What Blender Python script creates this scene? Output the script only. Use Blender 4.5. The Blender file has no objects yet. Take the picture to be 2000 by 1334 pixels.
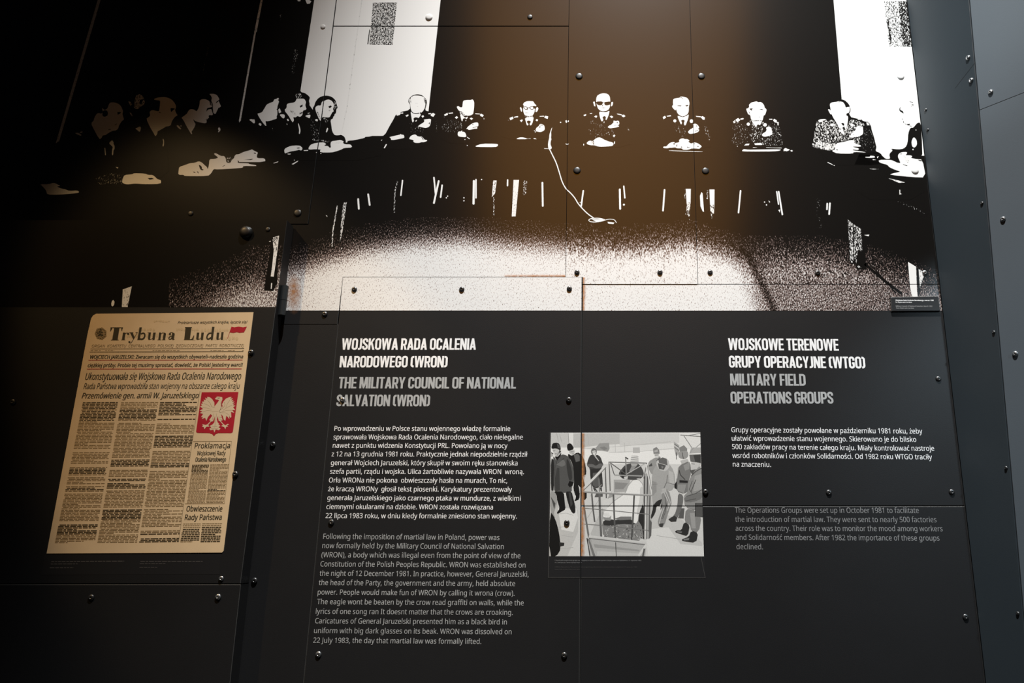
import bpy, math, random, os
from mathutils import Vector
from mathutils.geometry import tessellate_polygon

scene = bpy.context.scene
COL = scene.collection
rnd = random.Random(7)

# ------------------------------------------------------------------ camera
FPX, CX, CY = 1500.0, 1185.0, 667.0          # focal length and principal point in pixels (2000 x 1334)
PITCH = math.atan(0.2694)
DIST, EYE = 1.85, 1.6                        # camera stands 1.85 m from the wall, 1.6 m high
cam = bpy.data.cameras.new('camera')
cam.sensor_width = 36.0
cam.lens = 36.0 * FPX / 2000.0
cam.shift_x = (1000.0 - CX) / 2000.0
cam.clip_start = 0.02
cam_ob = bpy.data.objects.new('camera', cam)
cam_ob.location = (0, -DIST, EYE)
cam_ob.rotation_euler = (math.pi / 2 + PITCH, 0, 0)
COL.objects.link(cam_ob)
scene.camera = cam_ob

# ------------------------------------------------------------------ light
world = bpy.data.worlds.new('world')
scene.world = world
world.use_nodes = True
world.node_tree.nodes['Background'].inputs[0].default_value = (0.5, 0.6, 0.7, 1)
world.node_tree.nodes['Background'].inputs[1].default_value = 0.006

def aim(o, target):
    o.rotation_euler = (Vector(target) - o.location).to_track_quat('-Z', 'Y').to_euler()

def spot(name, loc, target, power, color, angle, blend, radius=0.05, spec=1.0):
    l = bpy.data.lights.new(name, 'SPOT')
    l.energy, l.color, l.spot_size, l.spot_blend = power, color, math.radians(angle), blend
    l.shadow_soft_size = radius
    l.specular_factor = spec
    o = bpy.data.objects.new(name, l)
    o.location = loc
    aim(o, target)
    COL.objects.link(o)
    return o

def area(name, loc, target, power, color, sx, sy, spread=180):
    l = bpy.data.lights.new(name, 'AREA')
    l.energy, l.color, l.shape, l.size, l.size_y = power, color, 'RECTANGLE', sx, sy
    l.spread = math.radians(spread)
    o = bpy.data.objects.new(name, l)
    o.location = loc
    aim(o, target)
    COL.objects.link(o)
    return o

spot('gallery_spotlight', (0.30, -2.2, 7.4), (0.24, 0, 1.70), 3450, (0.98, 1.0, 1.0), 31.5, 1.0)
spot('newspaper_spotlight', (-2.3, -1.6, 4.2), (-0.88, 0, 1.93), 150, (1.0, 0.66, 0.31), 20.5, 0.45)
area('warm_hall_light', (0.02, -2.1, 3.95), (0.02, 0, 2.7), 1.3, (1.0, 0.40, 0.04), 1.5, 1.9, 57)
spot('cool_light', (2.4, -2.7, 3.2), (1.2, -0.42, 2.0), 130, (0.66, 0.86, 1.0), 19, 0.9)
spot('cool_light', (-0.9, -2.4, 4.4), (0.89, -0.08, 2.95), 170, (0.76, 0.91, 1.0), 14, 1.0)  # added light without a known source, brightens the top of the narrow strip

vs = scene.view_settings
scene.display_settings.display_device = 'sRGB'
vs.view_transform = 'Standard'
vs.look = 'None'
vs.exposure = 0.0
vs.gamma = 1.0
vs.use_curve_mapping = False

# ------------------------------------------------------------------ geometry of the view
CP, SP = math.cos(PITCH), math.sin(PITCH)
CAM = Vector((0, -DIST, EYE))

def ray(u, v):
    a, b = (u - CX) / FPX, (CY - v) / FPX
    return Vector((a, CP - b * SP, SP + b * CP))

def on_plane(u, v, p0, n):
    d = ray(u, v)
    return CAM + d * ((p0 - CAM).dot(n) / d.dot(n))

NB = Vector((0, -1, 0))
def on_wall(u, v, y=0.0):
    return on_plane(u, v, Vector((0, y, 0)), NB)

def to_px(p):
    q = p - CAM
    fz = q.y * CP + q.z * SP
    up = -q.y * SP + q.z * CP
    return (CX + FPX * q.x / fz, CY - FPX * up / fz)

def xline(x1, y1, x2, y2):
    return lambda y: x1 + (x2 - x1) * (y - y1) / (y2 - y1)

# ------------------------------------------------------------------ materials
MATS = {}
def new_mat(name):
    m = bpy.data.materials.new(name)
    m.use_nodes = True
    return m, m.node_tree, m.node_tree.nodes['Principled BSDF']

def paint(name, col, rough=0.5, spec=0.5, metal=0.0, vary=0.0, scale=6.0, bump=0.0, bscale=400.0):
    m, nt, b = new_mat(name)
    b.inputs['Roughness'].default_value = rough
    b.inputs['Specular IOR Level'].default_value = spec
    b.inputs['Metallic'].default_value = metal
    b.inputs['Base Color'].default_value = (*col, 1)
    if vary or bump:
        g = nt.nodes.new('ShaderNodeNewGeometry')
    if vary:
        n = nt.nodes.new('ShaderNodeTexNoise'); n.inputs['Scale'].default_value = scale; n.inputs['Detail'].default_value = 5
        r = nt.nodes.new('ShaderNodeMapRange')
        r.inputs['To Min'].default_value = 1 - vary; r.inputs['To Max'].default_value = 1 + vary
        mx = nt.nodes.new('ShaderNodeVectorMath'); mx.operation = 'SCALE'; mx.inputs[0].default_value = col
        nt.links.new(g.outputs['Position'], n.inputs['Vector'])
        nt.links.new(n.outputs['Fac'], r.inputs['Value'])
        nt.links.new(r.outputs['Result'], mx.inputs['Scale'])
        nt.links.new(mx.outputs['Vector'], b.inputs['Base Color'])
    if bump:
        n2 = nt.nodes.new('ShaderNodeTexNoise'); n2.inputs['Scale'].default_value = bscale
        bp = nt.nodes.new('ShaderNodeBump'); bp.inputs['Strength'].default_value = bump; bp.inputs['Distance'].default_value = 0.0006
        nt.links.new(g.outputs['Position'], n2.inputs['Vector'])
        nt.links.new(n2.outputs['Fac'], bp.inputs['Height'])
        nt.links.new(bp.outputs['Normal'], b.inputs['Normal'])
    return m

INK_BLACK = (0.0070, 0.0062, 0.0055)
INK_WHITE = (0.84, 0.83, 0.81)
def stipple(name, density=None, scale=340.0, soft=0.05):
    """black ink broken by white grain; density = share of white (a number, or the mesh attribute ink_density)"""
    m, nt, b = new_mat(name)
    b.inputs['Roughness'].default_value = 0.2
    b.inputs['Specular IOR Level'].default_value = 0.7
    g = nt.nodes.new('ShaderNodeNewGeometry')
    mp = nt.nodes.new('ShaderNodeMapping'); mp.inputs['Rotation'].default_value = (0, 0.6, 0); mp.inputs['Scale'].default_value = (1.2, 1, 0.55)
    n = nt.nodes.new('ShaderNodeTexNoise'); n.inputs['Scale'].default_value = scale; n.inputs['Detail'].default_value = 2.5; n.inputs['Roughness'].default_value = 0.62
    thr = nt.nodes.new('ShaderNodeMath'); thr.operation = 'MULTIPLY_ADD'
    thr.inputs[1].default_value = 0.44; thr.inputs[2].default_value = 0.5 - 0.22
    if density is None:
        a = nt.nodes.new('ShaderNodeAttribute'); a.attribute_name = 'ink_density'
        nt.links.new(a.outputs['Fac'], thr.inputs[0])
    else:
        thr.inputs[0].default_value = density
    s = nt.nodes.new('ShaderNodeMath'); s.operation = 'SUBTRACT'
    r = nt.nodes.new('ShaderNodeMapRange'); r.inputs['From Min'].default_value = -soft; r.inputs['From Max'].default_value = soft
    mx = nt.nodes.new('ShaderNodeValToRGB')
    mx.color_ramp.elements[0].color = (*INK_BLACK, 1); mx.color_ramp.elements[1].color = (*INK_WHITE, 1)
    if soft > .05:
        e = mx.color_ramp.elements.new(0.5); e.color = (0.26, 0.185, 0.165, 1)
    L = nt.links.new
    L(g.outputs['Position'], mp.inputs['Vector']); L(mp.outputs['Vector'], n.inputs['Vector'])
    L(thr.outputs[0], s.inputs[0]); L(n.outputs['Fac'], s.inputs[1]); L(s.outputs[0], r.inputs['Value'])
    L(r.outputs['Result'], mx.inputs['Fac']); L(mx.outputs['Color'], b.inputs['Base Color'])
    return m

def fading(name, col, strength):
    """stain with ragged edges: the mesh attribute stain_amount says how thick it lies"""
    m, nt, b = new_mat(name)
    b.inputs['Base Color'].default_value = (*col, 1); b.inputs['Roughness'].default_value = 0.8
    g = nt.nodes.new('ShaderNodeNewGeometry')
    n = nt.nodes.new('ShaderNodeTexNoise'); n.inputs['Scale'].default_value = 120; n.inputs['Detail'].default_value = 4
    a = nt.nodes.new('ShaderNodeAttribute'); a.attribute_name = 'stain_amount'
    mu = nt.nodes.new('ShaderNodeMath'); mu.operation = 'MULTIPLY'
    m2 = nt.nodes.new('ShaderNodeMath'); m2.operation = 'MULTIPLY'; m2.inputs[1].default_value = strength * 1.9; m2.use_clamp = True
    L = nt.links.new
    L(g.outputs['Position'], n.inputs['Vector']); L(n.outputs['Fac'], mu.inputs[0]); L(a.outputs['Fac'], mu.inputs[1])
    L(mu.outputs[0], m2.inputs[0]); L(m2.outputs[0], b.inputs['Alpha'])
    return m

def mat(key):
    if key in MATS: return MATS[key]
    if key == 'w': m = paint('white_print_ink', INK_WHITE, 0.5, 0.4)
    elif key == 'k': m = paint('black_print_ink', INK_BLACK, 0.2, 0.7)
    elif key == 'carpet': m = stipple('printed_grain_carpet', None, 400.0, 0.11)
    elif key[0] == 's' and key[1:].isdigit(): m = stipple('printed_grain_' + key[1:], int(key[1:]) / 100.0)
    elif key[0] == 'g' and key[1:].isdigit():
        v = int(key[1:]) / 100.0
        v = min(0.88, 1.15 * v ** 1.5)
        m = paint('grey_photo_ink_' + key[1:], (v * 0.98, v * 0.97, v * 0.93), 0.45, 0.4, vary=0.14, scale=420)
    elif key == 'panel': m = paint('charcoal_panel_paint', (0.0135, 0.0135, 0.0142), 0.42, 0.28, vary=0.10, scale=9, bump=0.15)
    elif key == 'edge': m = paint('worn_plate_edge', (0.06, 0.058, 0.055), 0.4, 0.5)
    elif key == 'wall': m = paint('dark_backing_wall', (0.012, 0.012, 0.012), 0.8, 0.2, vary=0.2)
    elif key == 'steel': m = paint('shaded_blue_grey_paint', (0.030, 0.039, 0.046), 0.34, 0.7, vary=0.06, scale=5, bump=0.12)  # narrow strip's copy of the sheet paint, its weaker light put into the colour
    elif key == 'sheet': m = paint('lit_blue_grey_paint', (0.078, 0.092, 0.105), 0.5, 0.35, vary=0.06, scale=5, bump=0.12)  # same paint as the strip, the stronger light put into the colour
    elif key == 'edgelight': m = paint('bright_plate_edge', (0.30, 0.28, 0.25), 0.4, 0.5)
    elif key == 'bolt': m = paint('blackened_bolt_steel', (0.10, 0.10, 0.10), 0.35, 0.5, metal=0.85)
    elif key == 'boltlight': m = paint('bright_bolt_steel', (0.42, 0.43, 0.44), 0.3, 0.5, metal=0.9)
    elif key == 'boltink': m = paint('ink_covered_bolt', (0.010, 0.009, 0.008), 0.42, 0.5)
    elif key == 'boltwhite': m = paint('white_ink_bolt', INK_WHITE, 0.5, 0.4)
    elif key == 'hinge': m = paint('dark_hinge_steel', (0.03, 0.034, 0.036), 0.4, 0.5, metal=0.3)
    elif key == 'paper': m = paint('yellowed_newsprint', (0.72, 0.54, 0.33), 0.75, 0.2, vary=0.10, scale=22)
    elif key == 'news': m = paint('newspaper_ink', (0.045, 0.035, 0.018), 0.6, 0.2)
    elif key == 'newsgrey': m = paint('faded_newspaper_ink', (0.27, 0.19, 0.095), 0.7, 0.2)
    elif key == 'ghost': m = paint('newsprint_show_through', (0.64, 0.475, 0.27), 0.75, 0.2)
    elif key == 'red': m = paint('newspaper_red_ink', (0.42, 0.014, 0.028), 0.6, 0.2, vary=0.12, scale=60)
    elif key == 'bone': m = paint('pale_eagle_ink', (0.70, 0.55, 0.37), 0.7, 0.2)
    elif key == 'textwhite': m = paint('white_lettering', (0.86, 0.86, 0.86), 0.5, 0.3)
    elif key == 'textgrey': m = paint('grey_lettering', (0.40, 0.41, 0.41), 0.5, 0.3)
    elif key == 'textdim': m = paint('dim_grey_lettering', (0.25, 0.25, 0.25), 0.5, 0.3)
    elif key == 'faint': m = paint('faint_caption_ink', (0.075, 0.07, 0.068), 0.5, 0.3)
    elif key == 'capblack': m = paint('black_caption_field', (0.013, 0.013, 0.014), 0.45, 0.4)
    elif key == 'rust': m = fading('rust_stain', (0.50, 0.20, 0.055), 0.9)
    elif key == 'floor': m = paint('dark_concrete_floor', (0.05, 0.05, 0.05), 0.6, 0.4, vary=0.25, scale=4)
    elif key == 'rim': m = paint('grey_plate_rim', (0.12, 0.12, 0.125), 0.45, 0.5)
    else: raise KeyError(key)
    MATS[key] = m
    return m

# ------------------------------------------------------------------ object helpers
def link(name, me, parent=None, loc=(0, 0, 0)):
    o = bpy.data.objects.new(name, me)
    o.location = loc
    if parent is not None: o.parent = parent
    COL.objects.link(o)
    return o

def tag(o, label=None, cat=None, group=None, kind=None):
    if label: o['label'] = label
    if cat: o['category'] = cat
    if group: o['group'] = group
    if kind: o['kind'] = kind
    return o

def world_loc(o):
    p = Vector(o.location)
    while o.parent is not None:
        o = o.parent
        p += Vector(o.location)
    return p

class Mesh:
    """collects faces in world space with a material key for each"""
    def __init__(self):
        self.v, self.f, self.m, self.a = [], [], [], []
    def face(self, pts, key, att=None):
        i = len(self.v)
        self.v.extend(pts)
        self.f.append(tuple(range(i, i + len(pts))))
        self.m.append(key)
        self.a.extend(att if att else [0.0] * len(pts))
    def build(self, name, parent=None, loc=None, attr=None, weld=False):
        base = world_loc(parent) if parent is not None else Vector((0, 0, 0))
        if loc is None:
            loc = base if parent is not None else sum((Vector(p) for p in self.v), Vector()) / max(1, len(self.v))
        loc = Vector(loc)
        keys = []
        for k in self.m:
            if k not in keys: keys.append(k)
        me = bpy.data.meshes.new(name)
        me.from_pydata([tuple(Vector(p) - loc) for p in self.v], [], self.f)
        for k in keys: me.materials.append(mat(k))
        me.polygons.foreach_set('material_index', [keys.index(k) for k in self.m])
        if attr:
            at = me.attributes.new(attr, 'FLOAT', 'POINT')
            at.data.foreach_set('value', self.a)
        me.update()
        return link(name, me, parent, loc - base)

# 2D tools, all in photo pixels -------------------------------------------------
def area2(p):
    return sum(p[i - 1][0] * p[i][1] - p[i][0] * p[i - 1][1] for i in range(len(p)))

def clip(poly, conv):
    """Sutherland-Hodgman; conv must run so that area2(conv) > 0"""
    out = poly
    n = len(conv)
    for i in range(n):
        ax, ay = conv[i]; bx, by = conv[(i + 1) % n]
        ex, ey = bx - ax, by - ay
        inp, out = out, []
        if not inp: break
        side = [ex * (p[1] - ay) - ey * (p[0] - ax) for p in inp]
        for j in range(len(inp)):
            p, q = inp[j - 1], inp[j]
            s, t = side[j - 1], side[j]
            if (s >= 0) != (t >= 0):
                w = s / (s - t)
                out.append((p[0] + (q[0] - p[0]) * w, p[1] + (q[1] - p[1]) * w))
            if t >= 0: out.append(q)
    return out

def pos(poly):
    return poly if area2(poly) > 0 else poly[::-1]

def tris(poly):
    idx = tessellate_polygon([[Vector((p[0], p[1], 0)) for p in poly]])
    return [pos([poly[a], poly[b], poly[c]]) for a, b, c in idx]

def smooth(p):
    out = []
    for i in range(len(p)):
        a, b = p[i], p[(i + 1) % len(p)]
        out.append((a[0] * .78 + b[0] * .22, a[1] * .78 + b[1] * .22))
        out.append((a[0] * .22 + b[0] * .78, a[1] * .22 + b[1] * .78))
    return out

def stroke(pts, w, closed=False):
    """polygon pieces of a polyline of width w"""
    n = len(pts)
    L, R = [], []
    for i in range(n):
        if closed:
            a, b, c = pts[i - 1], pts[i], pts[(i + 1) % n]
        else:
            a, b, c = pts[max(i - 1, 0)], pts[i], pts[min(i + 1, n - 1)]
        d1 = Vector((b[0] - a[0], b[1] - a[1])); d2 = Vector((c[0] - b[0], c[1] - b[1]))
        if d1.length < 1e-9: d1 = d2
        if d2.length < 1e-9: d2 = d1
        d1.normalize(); d2.normalize()
        t = d1 + d2
        if t.length < 1e-6: t = d1.copy()
        t.normalize()
        k = 1.0 / max(0.45, t.dot(d1))
        nx, ny = -t.y * w / 2 * k, t.x * w / 2 * k
        L.append((b[0] + nx, b[1] + ny)); R.append((b[0] - nx, b[1] - ny))
    rng = range(n) if closed else range(n - 1)
    return [[L[i], L[(i + 1) % n], R[(i + 1) % n], R[i]] for i in rng]

def disc(x, y, r, n=14, ry=None):
    ry = ry or r
    return [(x + r * math.cos(2 * math.pi * i / n), y + ry * math.sin(2 * math.pi * i / n)) for i in range(n)]

# ------------------------------------------------------------------ panels of the wall
TOP, BOT = -620.0, 2700.0
XC_TOP, XC_BOT = Vector((0.850, 0, 3.10)), Vector((0.8435, 0, 1.30))     # corner with the angled wall
def xe(v, y=0.0):
    p = on_wall(CX, v, y)
    k = (p.z - XC_BOT.z) / (XC_TOP.z - XC_BOT.z)
    x = XC_BOT.x + (XC_TOP.x - XC_BOT.x) * k - 0.0008
    return to_px(Vector((x, y, p.z)))[0]

sAC = xline(657, 0, 602, 437)         # seam between the left panel and the next
sCD = xline(1111.5, 0, 1105, 540)
sDE = xline(1347, 0, 1363, 555)
sFG = xline(670.5, 542, 597, 1300)
sFH = xline(1136.7, 542, 1132, 1334)
door = xline(560.5, 430, 469.5, 1140)
g = 0.9
PANELS = {   # key: front y, outline, convex pieces
    'A': (0.000, [[(-420, TOP), (sAC(TOP) - g, TOP), (sAC(437) - g, 437), (-420, 437)]]),
    'B': (0.0005, [[(sAC(TOP) + g, TOP), (sCD(TOP) - .5, TOP), (sCD(50) - .5, 50.2), (sAC(50) + g, 50.2)]]),
    'C': (0.000, [[(sAC(52) + g, 52), (sCD(52) - .5, 52), (sCD(439) - .5, 439), (sAC(439) + g, 439)],
                  [(500, 439), (sCD(439) - .5, 439), (sCD(540) - .5, 540.7), (500, 540.7)],
                  [(500, 540.7), (669.5, 540.7), (658.6, 633.4), (500, 633.4)]]),
    'D': (-0.0012, [[(sCD(TOP) + .5, TOP), (sDE(TOP) - .5, TOP), (sDE(541) - .5, 541), (sCD(541) + .5, 541)],
                    [(1138.3, 541), (sDE(541) - .5, 541), (sDE(554) - .5, 554.6), (1138.3, 554.6)]]),
    'E': (-0.0004, [[(sDE(TOP) + .5, TOP), (xe(TOP), TOP), (xe(554), 554.6), (sDE(554) + .5, 554.6)]]),
    'F': (-0.0050, [[(670.0, 541.5), (1136, 541.5), (sFH(BOT) - .4, BOT), (sFG(BOT), BOT)]]),
    'G': (0.0008, [[(480, 634.0), (sFG(634) - .8, 634.0), (sFG(BOT) - .8, BOT), (230, BOT)]]),
    'H': (0.000, [[(1138.6, 555.8), (xe(556), 555.8), (xe(987), 987.4), (1135.8, 987.4)]]),
    'I': (0.000, [[(1135.8, 989.0), (xe(989), 989.0), (xe(BOT), BOT), (sFH(BOT) + 1.4, BOT)]]),
}
OUTL = {
    'C': [(sAC(52) + g, 52), (sCD(52) - .5, 52), (sCD(540) - .5, 540.7), (669.5, 540.7), (658.6, 633.4), (500, 633.4), (500, 439), (sAC(439) + g, 439)],
    'D': [(sCD(TOP) + .5, TOP), (sDE(TOP) - .5, TOP), (sDE(554) - .5, 554.6), (1138.3, 554.6), (1138.3, 541), (sCD(541) + .5, 541)],
}
DOOR_Y = -0.045
DOORS = {
    'N': (DOOR_Y, [[(-420, 430), (door(430), 430), (door(1139), 1139.6), (-420, 1139.6)]]),
    'L': (DOOR_Y + 0.0004, [[(-420, 1141.6), (door(1141) + .8, 1141.6), (door(BOT) + 30, BOT), (-420, BOT)]]),
}

def inset(pts, d):
    """shrink a wall-plane outline (x, z pairs)"""
    s = 1 if area2(pts) > 0 else -1
    n, out = len(pts), []
    for i in range(n):
        a, b, c = Vector(pts[i - 1]), Vector(pts[i]), Vector(pts[(i + 1) % n])
        d1, d2 = (b - a).normalized(), (c - b).normalized()
        n1 = Vector((-d1.y, d1.x)) * s; n2 = Vector((-d2.y, d2.x)) * s
        m = (n1 + n2)
        m /= max(0.3, m.dot(n1))
        out.append(tuple(b + m * d))
    return out

def plate(name, outline, y, back, label, cat, key='panel', chamfer=0.0009, edge='edge'):
    w = [on_wall(u, v, y) for u, v in outline]
    flat = [(p.x, p.z) for p in w]
    if area2(flat) < 0:
        flat = flat[::-1]
    ins = inset(flat, chamfer)
    M = Mesh()
    n = len(flat)
    for tri in tessellate_polygon([[Vector((x, z, 0)) for x, z in ins]]):
        t = pos([ins[i] for i in tri])
        M.face([(x, y, z) for x, z in t], key)
    yc = y + chamfer
    for i in range(n):
        j = (i + 1) % n
        (x1, z1), (x2, z2) = ins[i], ins[j]
        (X1, Z1), (X2, Z2) = flat[i], flat[j]
        M.face([(X1, yc, Z1), (X2, yc, Z2), (x2, y, z2), (x1, y, z1)], edge)
        M.face([(X1, back, Z1), (X2, back, Z2), (X2, yc, Z2), (X1, yc, Z1)], key)
    M.face([(x, back, z) for x, z in flat[::-1]], key)
    cx = sum(p[0] for p in flat) / n; zb = min(p[1] for p in flat)
    o = M.build(name, loc=(cx, back, zb))
    return tag(o, label, cat)

# art: polygons in pixels with a material key and a layer -----------------------
class Art:
    """flat print that follows the panels it lies on: clipped at every seam"""
    def __init__(self): self.items, self.n, self.last = [], 0, None
    def add(self, poly, key, lift=None):
        if key != self.last: self.n += 1; self.last = key
        self.items.append((poly, key, lift if lift is not None else self.n))
    def stack(self, done=None):
        """lay the shapes like ink: one lies above another only where their boxes meet"""
        done = [] if done is None else done
        out, cur, grp = [], [], None
        for poly, key, n in self.items:
            if n != grp: done.extend(cur); cur, grp = [], n
            x0, x1 = min(p[0] for p in poly), max(p[0] for p in poly)
            y0, y1 = min(p[1] for p in poly), max(p[1] for p in poly)
            ly = 1 + max([d[4] for d in done if d[0] < x1 and d[1] > x0 and d[2] < y1 and d[3] > y0], default=0)
            cur.append((x0, x1, y0, y1, ly))
            out.append((poly, key, ly))
        done.extend(cur)
        self.items = out
        return done
    def build(self, name, parent, regions, lift0=0.0006, step=0.000008, label=None):
        M = Mesh()
        for poly, key, layer in self.items:
            h = lift0 + step * layer
            for t in (tris(poly) if len(poly) > 3 else [pos(poly)]):
                for y, pieces in regions:
                    for conv in pieces:
                        c = clip(t, conv)
                        if len(c) > 2 and abs(area2(c)) > 0.002:
                            M.face([on_wall(u, v, y - h) for u, v in c], key)
        if not M.f: return None
        o = M.build(name, parent)
        if label: o['label'] = label
        return o

def parse(src, art=None, off=None, do_smooth=True):
    """text -> Art. A line is: key: x,y x,y ...   or  l<width> key: ...   or  o<radius> key: x,y"""
    art = art or Art()
    ox, oy, sc = off
    for line in src.strip().splitlines():
        line = line.strip()
        if not line: continue
        head, body = line.split(':')
        pts = [tuple(float(c) for c in p.split(',')) for p in body.split()]
        pts = [(ox + x / sc, oy + y / sc) for x, y in pts]
        h = head.split()
        art.last = None
        if len(h) == 2 and h[0][0] == 'l':
            cl = h[0].endswith('c')
            wd = float(h[0][1:].rstrip('c')) / sc
            if len(pts) > 3 and do_smooth is not None:
                for _ in range(2): pts = smooth(pts) if cl else [pts[0]] + smooth(pts)[1:-3] + [pts[-1]]
            for q in stroke(pts, wd, cl): art.add(q, h[1], None)
            if not cl and wd > 1.6 and h[1] == 'w':
                art.last = None
                for e_ in (pts[0], pts[-1]): art.add(disc(e_[0], e_[1], wd / 2, 12), h[1])
        elif len(h) == 2 and h[0][0] == 'o':
            for x, y in pts: art.add(disc(x, y, float(h[0][1:]) / sc), h[1])
        else:
            art.add(smooth(pts) if do_smooth and len(pts) > 5 else pts, h[0])
    return art

# ------------------------------------------------------------------ lettering
def load_font():
    try:
        d = bpy.utils.system_resource('DATAFILES', path='fonts')
        return bpy.data.fonts.load(os.path.join(d, 'NotoSansHebrew-Regular.woff2'))
    except Exception:
        return None
FONT = load_font()

def glyph_tris(body, bold=0.0):
    c = bpy.data.curves.new('lettering', 'FONT')
    c.body = body
    c.resolution_u = 3
    c.fill_mode = 'FRONT'
    c.offset = bold
    if FONT: c.font = FONT
    o = bpy.data.objects.new('lettering', c)
    me = o.to_mesh()
    me.calc_loop_triangles()
    v = [(p.co.x, p.co.y) for p in me.vertices]
    t = [tuple(l.vertices) for l in me.loop_triangles]
    o.to_mesh_clear()
    bpy.data.objects.remove(o); bpy.data.curves.remove(c)
    return v, t
CAPH = None

def put_text(art, key, body, x0, x1, y0, y1, cap, shear=0.0, thick=0.0):
    """one line of lettering from (x0, y0) to (x1, y1) on its baseline, capitals cap pixels high"""
    global CAPH
    if CAPH is None:
        v, _ = glyph_tris('H'); CAPH = max(p[1] for p in v)
    tails = [i for i, ch in enumerate(body) if ch == 'ę']
    body = body.replace('ę', 'e')
    v, t = glyph_tris(body)
    if not v: return
    hooks = []
    for i in tails:                        # the hook under the letter is drawn by hand
        xr = max(p[0] for p in glyph_tris(body[:i + 1])[0])
        hooks += stroke([(xr - .13, .015), (xr - .185, -.05), (xr - .19, -.10), (xr - .15, -.135), (xr - .09, -.13)], .05)
    xa, xb = min(p[0] for p in v), max(p[0] for p in v)
    def place(p):
        u = (p[0] - xa) / (xb - xa)
        h = p[1] / CAPH * cap
        x = x0 + (x1 - x0) * u + shear * h
        y = y0 + (y1 - y0) * u
        return (x - (x - CX) * h / (y + 4900.0), y - h)
    q = [place(p) for p in v]
    for a, b, c in t:
        art.add([q[a], q[b], q[c]], key, 1)
    for hk in hooks: art.add([place(p) for p in hk], key, 1)
    if thick:
        for a, b, c in t:
            art.add([(p[0] + thick, p[1]) for p in (q[a], q[b], q[c])], key, 2)

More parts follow.
